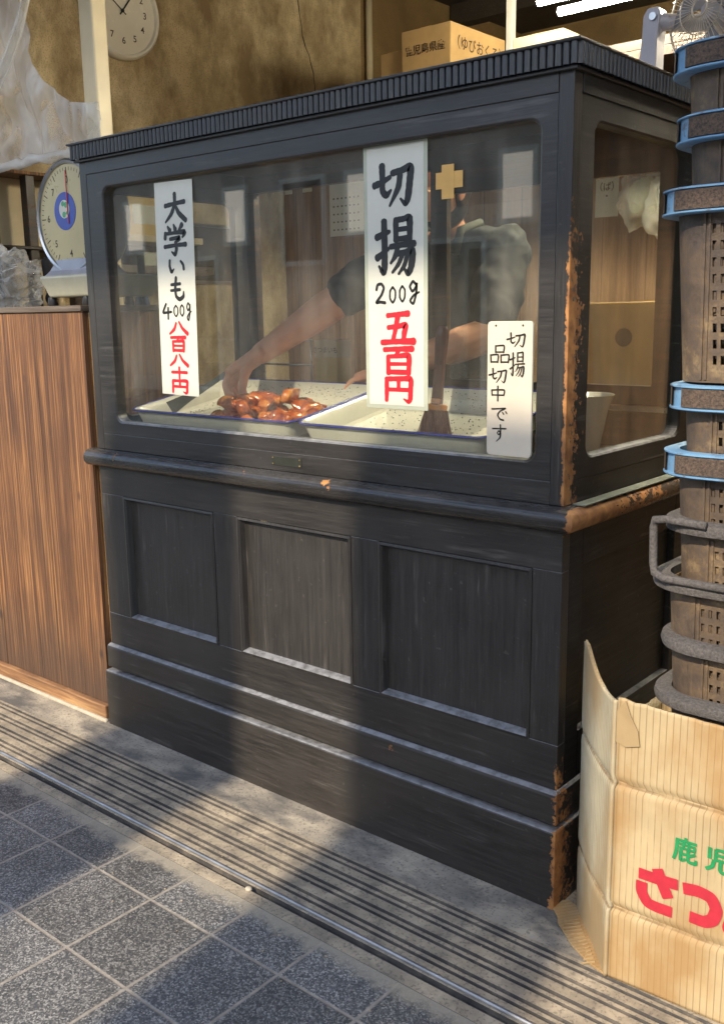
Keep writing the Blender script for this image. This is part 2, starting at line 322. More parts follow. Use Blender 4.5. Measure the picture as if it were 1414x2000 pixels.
M_plaque = simple('cream_lacquered_board', (0.60, 0.53, 0.42), 0.35, 0.08, 10, 0.03)
M_ink = simple('black_brush_ink', (0.012, 0.012, 0.012), 0.5, 0.3, 60)
M_red = simple('red_brush_ink', (0.52, 0.012, 0.022), 0.5, 0.2, 60)
M_tape = simple('amber_masking_tape', (0.62, 0.36, 0.10), 0.6, 0.08, 40)
M_enamel = simple('white_enamel', (0.52, 0.50, 0.43), 0.15, 0.04, 8)
M_blue_enamel = simple('blue_enamel_rim', (0.03, 0.035, 0.22), 0.2, 0.2, 40)
M_steel = simple('brushed_steel', (0.45, 0.45, 0.44), 0.3, 0.15, 25, metal=1.0)
M_railsteel = simple('polished_rail_steel', (0.36, 0.35, 0.34), 0.46, 0.3, 25, metal=1.0)
M_darksteel = simple('dark_steel', (0.10, 0.10, 0.09), 0.35, 0.2, 25, metal=0.8)
M_blackplastic = simple('black_plastic', (0.015, 0.015, 0.016), 0.4, 0.2, 25)
M_grayplastic = simple('grey_plastic', (0.33, 0.32, 0.35), 0.4, 0.1, 15)
M_scale = simple('cream_scale_enamel', (0.42, 0.40, 0.29), 0.35, 0.1, 18)
M_scale_grey = simple('grey_scale_enamel', (0.30, 0.30, 0.33), 0.35, 0.15, 18)
M_dial = simple('yellowed_dial_face', (0.46, 0.38, 0.19), 0.3, 0.1, 9)
M_blue_logo = simple('dial_badge_blue', (0.02, 0.05, 0.33), 0.3, 0.1, 30)
M_green_logo = simple('dial_badge_green', (0.05, 0.30, 0.12), 0.3, 0.1, 30)
M_skin = simple('skin', (0.56, 0.27, 0.165), 0.5, 0.16, 14, 0.08, bscale=300, Subsurface_Weight=0.08)
M_shirt = simple('charcoal_cotton', (0.016, 0.016, 0.018), 0.85, 0.3, 30)
M_apron = simple('olive_apron_cloth', (0.050, 0.052, 0.038), 0.85, 0.2, 20, 0.2, bscale=200)
M_trousers = simple('dark_trouser_cloth', (0.02, 0.022, 0.03), 0.85, 0.25, 30)
M_hair = simple('black_hair', (0.010, 0.009, 0.009), 0.4, 0.3, 90)
M_eye = simple('eye_white', (0.6, 0.58, 0.55), 0.2, 0.02)
M_towel = simple('navy_towel_cloth', (0.055, 0.075, 0.15), 0.9, 0.35, 25, 0.3, bscale=220)
M_sesame = simple('black_sesame', (0.02, 0.014, 0.01), 0.5, 0.4, 300)
M_syrup = simple('clear_brown_syrup', (0.30, 0.10, 0.02), 0.12, 0.3, 20)
M_brushwood = simple('dark_red_lacquer', (0.10, 0.022, 0.015), 0.3, 0.2, 30)
M_bristle = planks('brown_bristles', (0.12, 0.045, 0.025), (0.24, 0.10, 0.06), (0.40, 0.22, 0.14), 'v', 160, 0.8, False)
M_orange = simple('orange_lacquer', (0.55, 0.20, 0.03), 0.4, 0.15, 30)
M_green_print = simple('green_print', (0.01, 0.22, 0.07), 0.6, 0.2, 60)
M_red_print = simple('red_print', (0.40, 0.018, 0.035), 0.6, 0.15, 60)
M_dark_print = simple('dark_print', (0.06, 0.035, 0.02), 0.6, 0.2, 60)
M_mortar = simple('pale_mortar', (0.42, 0.37, 0.28), 0.8, 0.2, 30, 0.3)
M_blocker = simple('shade_blocker_concrete', (0.40, 0.36, 0.31), 0.8, 0.15, 3)  # for the unseen shade casters added across the street
M_plate = simple('aged_brass_plate', (0.05, 0.052, 0.04), 0.4, 0.2, 40, metal=0.5)
M_brass = simple('brass_nail', (0.55, 0.36, 0.12), 0.35, 0.1, 40, metal=0.8)
def m_blue():
    t = NT('light_blue_plastic'); n = t.noise(38, None, 5, 0.7)
    c = t.mix(t.ramp(n, [(0.55, 0.0), (0.68, 0.85)]), t.ramp(t.noise(12), [(0.3, (0.11, 0.23, 0.39)), (0.7, (0.18, 0.35, 0.52))]), (0.09, 0.065, 0.05))
    t.bump(n, 0.3, 0.002); return t.fin(c, 0.5)
M_blue_plastic = m_blue()
M_yellow_carton = simple('yellow_carton', (0.58, 0.40, 0.11), 0.6, 0.1, 12)

def m_glass():
    t = NT('dusty_shop_glass'); t.n.remove(t.b)
    tr = t.n.new('ShaderNodeBsdfTransparent'); tr.inputs[0].default_value = (0.93, 0.94, 0.91, 1)
    gl = t.n.new('ShaderNodeBsdfGlossy'); gl.inputs['Roughness'].default_value = 0.02; gl.inputs[0].default_value = (1, 1, 1, 1)
    df = t.n.new('ShaderNodeBsdfDiffuse'); df.inputs[0].default_value = (0.5, 0.46, 0.40, 1)
    lw = t.n.new('ShaderNodeLayerWeight'); lw.inputs[0].default_value = 0.5
    fr = t.math('ADD', 0.045, t.math('MULTIPLY', t.math('POWER', lw.outputs['Facing'], 4.0), 0.9), True)
    sm = t.noise(3.0, t.map((6, 6, 1)), 5, 0.6); sp = t.ramp(t.voro(55.0), [(0.04, 0.9), (0.06, 0.0)])
    sp = t.math('MULTIPLY', sp, t.ramp(t.noise(9), [(0.55, 0.0), (0.6, 1.0)]))
    dust = t.math('ADD', t.math('ADD', 0.014, t.math('MULTIPLY', t.ramp(sm, [(0.42, 0.0), (0.68, 1.0)]), 0.055)), t.math('MULTIPLY', sp, 0.3))
    a = t.n.new('ShaderNodeMixShader'); b = t.n.new('ShaderNodeMixShader')
    t.l.new(dust, a.inputs[0]); t.l.new(tr.outputs[0], a.inputs[1]); t.l.new(df.outputs[0], a.inputs[2])
    t.l.new(fr, b.inputs[0]); t.l.new(a.outputs[0], b.inputs[1]); t.l.new(gl.outputs[0], b.inputs[2])
    t.l.new(b.outputs[0], t.out.inputs[0]); return t.m
M_glass = m_glass()
def m_film(name, tint, dens):
    t = NT(name); t.n.remove(t.b)
    tr = t.n.new('ShaderNodeBsdfTransparent'); tr.inputs[0].default_value = (*tint, 1)
    p = t.n.new('ShaderNodeBsdfPrincipled'); p.inputs['Base Color'].default_value = (0.80, 0.79, 0.76, 1); p.inputs['Roughness'].default_value = 0.09
    lw = t.n.new('ShaderNodeLayerWeight'); lw.inputs[0].default_value = 0.5
    f = t.math('ADD', dens, t.math('MULTIPLY', lw.outputs['Facing'], 0.45), True)
    f = t.math('ADD', f, t.math('MULTIPLY', t.ramp(t.noise(5, None, 2, 0.5, 0.6), [(0.50, 0.0), (0.62, 1.0)]), 0.16), True)
    a = t.n.new('ShaderNodeMixShader'); t.l.new(f, a.inputs[0]); t.l.new(tr.outputs[0], a.inputs[1]); t.l.new(p.outputs[0], a.inputs[2])
    t.l.new(a.outputs[0], t.out.inputs[0]); return t.m
M_film = m_film('clear_plastic_film', (0.90, 0.90, 0.88), 0.15)
def m_tiles():
    t = NT('speckled_granite_tiles')
    fx = t.math('FRACT', t.math('DIVIDE', t.math('ADD', t.X, 10.133), 0.193)); fy = t.math('FRACT', t.math('DIVIDE', t.math('ADD', t.Y, 10.902), 0.2075))
    ex = t.math('MULTIPLY', t.math('MINIMUM', fx, t.math('SUBTRACT', 1.0, fx)), 0.193); ey = t.math('MULTIPLY', t.math('MINIMUM', fy, t.math('SUBTRACT', 1.0, fy)), 0.2075)
    e = t.math('ADD', t.math('MINIMUM', ex, ey), t.math('MULTIPLY', t.math('SUBTRACT', t.noise(120), 0.5), 0.0016))
    tile = t.ramp(t.math('MULTIPLY', e, 100.0), [(0.18, 0.0), (0.50, 1.0)])
    def cells(sc):
        n = t.n.new('ShaderNodeTexVoronoi'); n.inputs['Scale'].default_value = sc; n.inputs['Randomness'].default_value = 1.0; t.l.new(t.P, n.inputs['Vector'])
        x = t.n.new('ShaderNodeSeparateColor'); t.l.new(n.outputs['Color'], x.inputs[0]); return x.outputs[0], x.outputs[1]
    a1, a2 = cells(330); b1, b2 = cells(240); s1 = t.noise(60, None, 3, 0.6)
    c = t.ramp(a1, [(0.0, (0.070, 0.071, 0.073)), (0.5, (0.122, 0.121, 0.119)), (0.75, (0.20, 0.193, 0.18)), (0.96, (0.40, 0.385, 0.35))])
    c = t.mix(t.ramp(b1, [(0.86, 0.0), (0.90, 0.7)]), c, (0.32, 0.31, 0.285))
    c = t.mix(t.ramp(b2, [(0.82, 0.0), (0.86, 0.7)]), c, (0.055, 0.056, 0.058))
    vor = t.n.new('ShaderNodeTexWhiteNoise'); vor.noise_dimensions = '2D'
    cx = t.n.new('ShaderNodeCombineXYZ'); t.l.new(t.math('FLOOR', t.math('DIVIDE', t.math('ADD', t.X, 10.133), 0.193)), cx.inputs[0]); t.l.new(t.math('FLOOR', t.math('DIVIDE', t.math('ADD', t.Y, 10.902), 0.2075)), cx.inputs[1])
    t.l.new(cx.outputs[0], vor.inputs['Vector'])
    c = t.mix(1.0, c, t.ramp(vor.outputs['Value'], [(0.0, 0.72), (1.0, 1.12)]), 'MULTIPLY')
    c = t.mix(1.0, c, t.ramp(t.noise(6, None, 4), [(0.3, 0.72), (0.7, 1.05)]), 'MULTIPLY')
    j = t.ramp(t.noise(60), [(0.3, (0.22, 0.195, 0.165)), (0.7, (0.36, 0.32, 0.265))])
    c = t.mix(tile, j, c)
    # sandy dirt gathered along the kerb line
    k = t.math('ADD', t.math('MULTIPLY', t.math('ADD', t.Y, 0.47), 14.0), t.math('MULTIPLY', t.math('SUBTRACT', t.noise(22, None, 5, .65), 0.5), 1.6))
    c = t.mix(t.ramp(k, [(0.35, 0.0), (0.8, 0.85)]), c, (0.34, 0.30, 0.23))
    t.bump(t.math('ADD', t.math('MULTIPLY', tile, 1.0), t.math('MULTIPLY', a2, 0.25)), 0.5, 0.002)
    return t.fin(c, t.ramp(s1, [(0.3, 0.42), (0.7, 0.7)]))
M_tiles = m_tiles()
def m_conc(name, cols, sc=5, bump=0.4, rough=0.85, extra=None, grime=(0.08, 0.07, 0.06)):
    t = NT(name); a = t.noise(sc, None, 7, 0.62, 0.4); b = t.noise(160, None, 3)
    c = t.ramp(a, [(0.3, cols[0]), (0.5, cols[1]), (0.7, cols[2])])
    c = t.mix(t.ramp(b, [(0.36, 0.55), (0.46, 0.0)]), c, grime)
    if extra: c = extra(t, c)
    t.bump(t.math('ADD', t.math('MULTIPLY', a, 0.6), t.math('MULTIPLY', b, 0.5)), bump, 0.003)
    return t.fin(c, rough)
def _strip(t, c):
    st = t.ramp(t.noise(4.5, t.map((1, 2.2, 1)), 5, 0.6), [(0.44, 0.0), (0.62, 0.85)])
    return t.mix(st, c, (0.075, 0.072, 0.07))
M_strip = m_conc('stained_threshold_concrete', [(0.19, 0.17, 0.14), (0.32, 0.28, 0.22), (0.46, 0.40, 0.30)], 7, 0.5, 0.8, _strip)
M_track = m_conc('sandy_track_concrete', [(0.17, 0.145, 0.11), (0.30, 0.25, 0.18), (0.46, 0.38, 0.27)], 14, 0.8, 0.8)
M_groove = m_conc('dark_track_groove', [(0.028, 0.027, 0.027), (0.065, 0.06, 0.055), (0.18, 0.15, 0.115)], 14, 0.5, 0.6)
def _wallx(t, c):
    v = t.noise(1.0, t.map((3, 4.5, 2.6)), 6, 0.68)
    c = t.mix(t.ramp(v, [(0.40, 0.0), (0.62, 0.9)]), c, (0.22, 0.145, 0.065))
    dk = t.ramp(t.voro(2.6, t.map((1, 1.6, 0.8))), [(0.03, 0.9), (0.09, 0.0)])
    return t.mix(t.math('MULTIPLY', dk, t.noise(30)), c, (0.06, 0.035, 0.015))
M_wall = m_conc('yellowed_concrete', [(0.36, 0.27, 0.14), (0.62, 0.49, 0.28), (0.76, 0.64, 0.41)], 3.2, 0.35, 0.75, _wallx, (0.2, 0.14, 0.07))
M_backwall = m_conc('brown_back_wall', [(0.16, 0.10, 0.04), (0.24, 0.155, 0.06), (0.32, 0.21, 0.09)], 2.2, 0.3, 0.75, None, (0.12, 0.08, 0.04))
M_ceiling = m_conc('dark_ceiling_boards', [(0.020, 0.015, 0.010), (0.035, 0.026, 0.017), (0.05, 0.038, 0.025)], 3, 0.3, 0.7)
M_shopfloor = m_conc('grey_shop_floor', [(0.10, 0.095, 0.085), (0.16, 0.15, 0.135), (0.22, 0.2, 0.18)], 4)
M_facade = m_conc('warm_grey_plaster', [(0.42, 0.36, 0.31), (0.52, 0.45, 0.39), (0.60, 0.53, 0.46)], 1.2, 0.2)
def m_card(name, base, dark=0.55, pitch=None, stain=True):
    t = NT(name); n = t.noise(7, None, 5, 0.6)
    c = t.ramp(n, [(0.3, tuple(x * 0.84 for x in base)), (0.7, tuple(min(1, x * 1.1) for x in base))])
    h = n
    if pitch:
        # corrugation lines run up the board; position along the wall from x and y together
        s = t.math('FRACT', t.math('DIVIDE', t.math('SUBTRACT', t.X, t.math('MULTIPLY', t.Y, 0.72)), pitch))
        d = t.math('ABSOLUTE', t.math('SUBTRACT', s, 0.5))
        lines = t.ramp(d, [(0.0, 1.0), (0.12, 0.0)])
        br = t.noise(1.0, t.map((90, 90, 9)), 5, 0.7)
        zst = t.ramp(t.math('DIVIDE', t.Z, 0.6), [(0.0, 1.0), (0.13, 0.75), (0.25, 0.45), (0.35, 0.3), (0.6, 0.3), (0.8, 0.55), (0.92, 0.9)])
        br2 = t.ramp(t.math('ADD', br, t.math('MULTIPLY', zst, 0.22)), [(0.43, 0.0), (0.60, 1.0)])
        c = t.mix(t.math('MULTIPLY', lines, t.math('MULTIPLY', br2, 0.65)), c, (0.10, 0.055, 0.018))
        big = t.ramp(t.math('ADD', t.noise(5.5, t.map((1.6, 1.6, 0.8)), 5), t.math('MULTIPLY', zst, 0.18)), [(0.52, 0.0), (0.74, 0.8)])
        c = t.mix(big, c, tuple(x * y for x, y in zip(base, (0.70, 0.52, 0.33))))
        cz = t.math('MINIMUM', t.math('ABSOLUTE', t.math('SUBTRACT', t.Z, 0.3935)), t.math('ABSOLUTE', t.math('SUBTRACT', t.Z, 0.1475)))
        c = t.mix(t.math('MULTIPLY', t.ramp(t.math('MULTIPLY', cz, 100.0), [(0.12, 0.75), (0.32, 0.0)]), t.ramp(t.noise(35, None, 4), [(0.35, 0.2), (0.6, 1.0)])), c, (0.13, 0.075, 0.03))  # crease shading painted in as thin dark lines
        h = t.math('ADD', t.math('MULTIPLY', n, 0.3), t.math('MULTIPLY', t.ramp(d, [(0.0, 0.0), (0.5, 1.0)]), 0.5))
    t.bump(h, 0.5, 0.002)
    return t.fin(c, 0.8)
M_card = m_card('soiled_corrugated_card', (0.43, 0.33, 0.185), 0.5, 0.0115)
M_card_grey = m_card('bleached_corrugated_card', (0.42, 0.37, 0.255), 0.5, 0.0115)
M_card_torn = m_card('torn_card_edge', (0.34, 0.24, 0.12))
M_carton = m_card('brown_carton', (0.50, 0.32, 0.13))
M_carton_pale = m_card('pale_carton', (0.58, 0.47, 0.29))
def m_basket():
    t = NT('grimy_tan_basket_plastic'); a = t.noise(9, None, 5, 0.65); b = t.noise(110, None, 4, 0.7)
    c = t.ramp(a, [(0.36, (0.040, 0.030, 0.024)), (0.54, (0.115, 0.077, 0.045)), (0.70, (0.32, 0.225, 0.11))])
    c = t.mix(t.ramp(b, [(0.48, 0.0), (0.62, 0.65)]), c, (0.075, 0.055, 0.045))
    t.bump(b, 0.6, 0.002); return t.fin(c, 0.65)
M_basket = m_basket()
def m_fuzz(name, c0, c1):
    t = NT(name); b = t.noise(190, None, 4, 0.75); a = t.noise(15)
    c = t.mix(t.ramp(b, [(0.38, 0.0), (0.62, 1.0)]), c0, c1); c = t.mix(t.ramp(a, [(0.45, 0.0), (0.7, 0.4)]), c, c0)
    t.bump(b, 0.9, 0.003); return t.fin(c, 0.9)
M_grey_rim = m_fuzz('dust_caked_grey_rim', (0.06, 0.054, 0.05), (0.125, 0.113, 0.108))
M_rim_dirt = m_fuzz('dust_caked_brown_recess', (0.04, 0.030, 0.026), (0.13, 0.088, 0.06))
def m_potato():
    t = NT('glazed_fried_sweet_potato'); a = t.noise(26, None, 5, 0.6)
    c = t.ramp(a, [(0.3, (0.13, 0.018, 0.008)), (0.5, (0.40, 0.085, 0.016)), (0.70, (0.72, 0.30, 0.06))])
    t.bump(t.noise(70), 0.4, 0.003)
    return t.fin(c, 0.16, Coat_Weight=0.7, Coat_Roughness=0.06)
M_potato = m_potato()
def m_emit(name, col, s):
    t = NT(name); return t.fin((0.8, 0.8, 0.8), 0.4, Emission_Color=(*col, 1), Emission_Strength=s)
M_glowwin = m_emit('added_glow_window', (1.0, 0.88, 0.72), 0.7)  # glow added so the cabinet glass picks up pale reflections
M_lamp = m_emit('lit_fluorescent_tube', (1.0, 0.90, 0.68), 105.0)

# ------------------------------------------------------------------ ground and shop shell
pv = MB()
pv.face([(-60, -60, 0), (60, -60, 0), (60, -0.40, 0), (-60, -0.40, 0)]); struct('pavement', pv, M_tiles)
th = MB()
prof = [(-0.40, -0.05), (-0.40, 0.001)]
prof += [(-0.372, 0.003), (-0.368, -0.010), (-0.356, -0.010), (-0.355, 0.002)]
prof += [(-0.336, 0.003), (-0.330, 0.003)]
for c in (-0.309, -0.256, -0.205, -0.156):
    prof += [(c - 0.0140, 0.003), (c - 0.0125, -0.006), (c - 0.0065, -0.006), (c - 0.005, 0.0022), (c + 0.004, 0.0022), (c + 0.0055, -0.007), (c + 0.0105, -0.007), (c + 0.0125, 0.003)]
prof += [(-0.135, 0.003), (0.45, 0.003), (0.45, -0.05)]
ring = [[(x, y, z) for y, z in prof] for x in (-9, -2.4, -1.2, 0, 1.2, 4)]
th.loft(ring, False)
o = struct('threshold_floor', th, [M_strip, M_track, M_groove])
for p in o.data.polygons:
    c = p.center
    if c.y < -0.12: p.material_index = 2 if c.z < 0.001 else 1
sf = MB(); sf.face([(-9, 0.45, 0.001), (4, 0.45, 0.001), (4, 6, 0.001), (-9, 6, 0.001)]); struct('shop_floor', sf, M_shopfloor)
rl = MB(); rl.loft([[(x, -0.3458 - 0.0055 * math.cos(R(a)), -0.004 + 0.0125 * math.sin(R(a))) for a in range(0, 181, 15)] for x in (-9, 4)], False); tag(obj('shutter_rail', rl, M_railsteel, smooth=True), 'polished steel shutter rail running along the street edge of the threshold', 'rail')
ms = MB(); ms.box(-2.62, -1.535, -0.03, -0.018, 0.0, 0.012); tag(obj('mortar_strip', ms, M_mortar, bevel=0.004), 'thin pale mortar ledge at the foot of the brown wooden counter', 'ledge')
gr = MB(); rnd = random.Random(21)
for k in range(150):
    y = -0.40 - abs(rnd.gauss(0, 0.10)) if k % 3 else rnd.uniform(-0.33, -0.03); x = rnd.uniform(-2.2, 0.3); r_ = rnd.uniform(0.0007, 0.0024); gr.ball((x, y, 0.001 if y < -0.4 else 0.0035), r_ * 1.3, r_, r_ * 0.7, Matrix.Rotation(rnd.uniform(0, 6), 4, 'Z'), n=6)
o = obj('street_grit', gr, M_track); o['label'] = 'loose sandy grit scattered along the kerb'; o['category'] = 'grit'; o['kind'] = 'stuff'
ps = MB(); ps.ball((-0.535, -0.372, 0.005), 0.009, 0.007, 0.005, n=8); tag(obj('pebble', ps, M_mortar, smooth=True), 'small white pebble lying beside the steel rail', 'pebble')

t = thing('shop_wall', 'stained yellow concrete wall with a crack behind the wall clock', 'wall', (-2.6, 2, 0))
w = MB(); w.box(-2.9, -2.6, 0.25, 2.50, 0, 2.95); obj('wall_face', w, M_wall, t)
w = MB(); w.box(-2.9, -2.62, 2.50, 4.1, 0, 2.95); o = obj('wall_face', w, M_backwall, t)
ck = MB(); cr = [(2.031, 2.72), (2.04, 2.66), (2.055, 2.596), (2.06, 2.55), (2.077, 2.508), (2.105, 2.47), (2.112, 2.44), (2.132, 2.39), (2.138, 2.34), (2.143, 2.28), (2.139, 2.18), (2.15, 2.05)]
for i in range(len(cr) - 1):
    (a, b), (c, d) = cr[i], cr[i + 1]; wd = 0.0035 if i % 3 else 0.006
    ck.box(-2.6005, -2.5985, 0, 1, 0, 1, Matrix(((1, 0, 0, 0), (0, wd, c - a, a), (0, 0, d - b, b), (0, 0, 0, 1))))
obj('crack', ck, M_ink, t)
w = MB(); w.box(-2.9, 1.9, 4.1, 4.3, 0, 2.95); tag(obj('back_wall', w, M_backwall), 'brown rear wall of the shop under the dark ceiling', 'wall')
w = MB(); w.box(1.6, 1.9, 0.1, 4.1, 0, 2.95); tag(obj('side_wall', w, M_wall), 'plain plaster side wall at the right end of the shop', 'wall')
w = MB(); w.box(-2.9, 1.9, 0.1, 4.3, 2.95, 3.1)
for yy in (1.1, 2.2, 3.3): w.box(-2.6, 1.6, yy, yy + 0.09, 2.84, 2.949)
tag(obj('shop_ceiling', w, M_ceiling), 'dark timber shop ceiling with cross beams', 'ceiling')
w = MB(); w.box(-6.5, 3.5, 0.0, 0.099, 2.55, 4.2); tag(obj('shopfront_fascia', w, M_facade), 'plaster shopfront wall above the shop opening', 'wall')
w = MB(); w.box(-6.5, -2.62, 0.0, 0.24, 0, 2.549); tag(obj('shopfront_pier', w, M_facade), 'plaster pier beside the left end of the brown counter', 'wall')
w = MB(); w.box(1.61, 3.5, 0.0, 0.099, 0, 2.549); tag(obj('shopfront_pier', w, M_facade), 'plaster pier at the right end of the shop opening', 'wall')
w = MB(); w.box(-6.5, 3.5, -0.50, -0.002, 2.62, 2.67); w.box(-6.5, 3.5, -0.53, -0.501, 2.58, 2.69)
for xx in (-6, -4, -2.4, 0, 1.6, 3.2): w.box(xx, xx + 0.05, -0.48, -0.003, 2.56, 2.619)
tag(obj('shop_eave', w, M_ceiling), 'dark timber eave over the shop front', 'eave')

# wood counter on the left
t = thing('wood_counter', 'weathered brown vertical board counter left of the black cabinet', 'counter', (-2.1, 0.0, 0))
c = MB(); rnd = random.Random(3); x = -2.62; k = 0
while x < -1.552:
    wd = rnd.choice((0.105, 0.12, 0.135)); x1 = min(x + wd, -1.552); dy = rnd.uniform(0, 0.0018)
    c.box(x + 0.0006, x1 - 0.0006, -0.002 + dy, 0.02 + dy, 0.049, 1.243); x = x1
c.box(-1.5545, -1.5515, 0.023, 0.30, 0.02, 1.243); obj('front_boards', c, M_counter, t, bevel=0.0012, seg=1)
c = MB(); c.box(-2.62, -1.548, -0.008, 0.42, 1.2445, 1.262); obj('counter_top', c, M_counter_top, t, bevel=0.002)
c = MB(); c.box(-2.62, -1.552, -0.017, 0.014, 0.0, 0.048); obj('base_board', c, M_counter_base, t, bevel=0.004)

# ------------------------------------------------------------------ display cabinet
W, D = 1.519, 0.62
cab = thing('display_cabinet', 'old black painted wooden display cabinet with glass upper half', 'cabinet', (-0.76, 0.3, 0))
a = MB()
a.box(-W, 0, 0.0, 0.03, 0.257, 0.3549); a.box(-W, 0, 0.0, 0.03, 0.720, 0.800)
obj('lower_rail_frame', a, M_bh, cab, bevel=0.0015)
a = MB(); PAN = ((-1.402, -1.040), (-0.924, -0.562), (-0.454, -0.080)); PZ0, PZ1 = 0.355, 0.706; rw = 0.0135
edges = [-W] + [v for p in PAN for v in (p[0] - rw, p[1] + rw)] + [0.0]
for i in range(0, 8, 2): a = MB(); a.box(edges[i], edges[i + 1], 0.0005, 0.03, PZ0, 0.7199); obj('stile', a, M_bv, cab, bevel=0.0012)
for x0, x1 in PAN:
    m = MB(); n0 = (x0 - rw, x1 + rw, PZ0 - 0.004, PZ1 + rw)
    O_ = [(n0[0], n0[2]), (n0[1], n0[2]), (n0[1], n0[3]), (n0[0], n0[3])]; I_ = [(x0, PZ0 + 0.010), (x1, PZ0 + 0.010), (x1, PZ1), (x0, PZ1)]
    mid = [tuple(q * 0.45 + p * 0.55 for p, q in zip(A, B)) for A, B in zip(O_, I_)]
    m.loft([[(p[0], -0.0004, p[1]) for p in O_], [(p[0], -0.002, p[1]) for p in mid], [(p[0], 0.004, p[1]) for p in [tuple(q * .7 + p * .3 for p, q in zip(A, B)) for A, B in zip(O_, I_)]], [(p[0], 0.0185, p[1]) for p in I_]])
    obj('panel_moulding', m, M_bv, cab)
    m = MB(); m.box(x0 - 0.004, x1 + 0.004, 0.018, 0.026, PZ0 - 0.004, PZ1 + 0.004); obj('panel', m, M_panel, cab)
# side lower: posts, rails and panel
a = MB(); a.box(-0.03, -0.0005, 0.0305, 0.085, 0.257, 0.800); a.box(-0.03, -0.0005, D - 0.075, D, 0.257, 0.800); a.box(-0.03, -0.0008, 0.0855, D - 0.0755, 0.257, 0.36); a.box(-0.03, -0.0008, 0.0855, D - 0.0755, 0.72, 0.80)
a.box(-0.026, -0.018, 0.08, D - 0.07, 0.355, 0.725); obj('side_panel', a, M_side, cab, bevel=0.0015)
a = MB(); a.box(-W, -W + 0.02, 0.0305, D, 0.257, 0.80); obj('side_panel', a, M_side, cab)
# plinth: lower board, groove, upper moulding, returned along the right side
a = MB()
up = [(0.0, 0.186), (-0.013, 0.186), (-0.0145, 0.189), (-0.0145, 0.2465), (-0.0125, 0.2525), (-0.004, 0.2572), (0.0, 0.2575)]
lo = [(0.0, 0.001), (-0.0255, 0.001), (-0.0255, 0.172), (-0.024, 0.1755), (-0.0205, 0.1772), (-0.012, 0.1774), (0.0, 0.1774)]
for pr in (up, lo):
    x0 = -W - 0.003; k = 0.55
    a.loft([[(x0, y, z) for y, z in pr], [(-y * k, y, z) for y, z in pr], [(-y * k, D, z) for y, z in pr]], False)
    a.face([(x0, y, z) for y, z in pr])
a.box(-W, -0.001, 0.0005, 0.02, 0.0, 0.256); obj('plinth', a, M_plinth, cab, bevel=0.0008, seg=1)
# waist rail (half round) with returned end
a = MB(); rp = [(0.0, 0.8005)] + [(-0.004 - 0.030 * math.sin(R(q)) ** 0.8, 0.827 - 0.0245 * math.cos(R(q))) for q in range(10, 171, 16)] + [(0.0, 0.8525)]
a.loft([[(-W - 0.028, y, z) for y, z in rp], [(-y * 1.1, y, z) for y, z in rp], [(-y * 1.1, D, z) for y, z in rp]], False)
a.face([(-W - 0.028, y, z) for y, z in rp]); a.box(-W - 0.028, 0.0, 0.0, 0.05, 0.801, 0.852)
obj('waist_rail', a, M_rail, cab, smooth=50)
a = MB(); a.box(0.002, 0.030, 0.03, D - 0.01, 0.8515, 0.8545); obj('rail_top_strip', a, simple('faded_sage_paint', (0.12, 0.135, 0.11), 0.6, 0.3, 25), cab, bevel=0.001)
# upper half: base board, corner posts, fascia, window frames
a = MB(); a.box(-W + 0.031, -0.0315, 0.001, 0.035, 0.853, 0.8985); a.box(-W + 0.031, -0.0315, -0.0015, 0.035, 1.6115, 1.660); obj('fascia_board', a, M_bh, cab, bevel=0.0012)
a = MB(); a.box(-0.031, 0, 0, 0.031, 0.853, 1.66); obj('corner_post', a, M_bv, cab, bevel=0.0018)
a = MB(); a.box(-W, -W + 0.0305, 0, 0.031, 0.853, 1.66); obj('corner_post', a, M_bv, cab, bevel=0.0018)
a = MB(); frame_plate(a, (0, 0.001, 0), (1, 0, 0), (0, 0, 1), (0, -1, 0), (-W + 0.0312, -0.0318, 0.899, 1.611), (-1.424, -0.064, 0.932, 1.576), 0.026, 0.034, 8, 0.004); obj('front_window_frame', a, M_bh, cab, smooth=25)
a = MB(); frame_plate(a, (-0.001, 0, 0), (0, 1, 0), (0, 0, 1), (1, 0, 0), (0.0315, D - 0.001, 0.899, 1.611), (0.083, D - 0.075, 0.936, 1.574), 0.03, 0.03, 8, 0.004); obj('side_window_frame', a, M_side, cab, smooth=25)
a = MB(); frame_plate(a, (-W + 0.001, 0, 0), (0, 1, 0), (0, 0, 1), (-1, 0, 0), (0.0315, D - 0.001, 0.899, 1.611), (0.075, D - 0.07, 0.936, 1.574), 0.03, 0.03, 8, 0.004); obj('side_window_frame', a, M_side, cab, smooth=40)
for q in ((-0.028, -0.0015, 0.853, 0.8985), (-0.028, 0.0015, 1.6115, 1.66), (-W + 0.0015, -W + 0.028, 0.853, 0.8985), (-W - 0.001, -W + 0.028, 1.6115, 1.66)): a = MB(); a.box(q[0], q[1], 0.0315, D - 0.001, q[2], q[3]); obj('side_fascia_board', a, M_side, cab, bevel=0.001)

a = MB(); a.box(-1.44, -0.05, 0.0195, 0.0235, 0.92, 1.59); obj('front_glass', a, M_glass, cab)
a = MB(); a.box(-0.022, -0.018, 0.07, D - 0.06, 0.92, 1.585); obj('side_glass', a, M_glass, cab)
a = MB(); a.box(-W + 0.018, -W + 0.022, 0.07, D - 0.06, 0.92, 1.585); obj('side_glass', a, M_glass, cab)
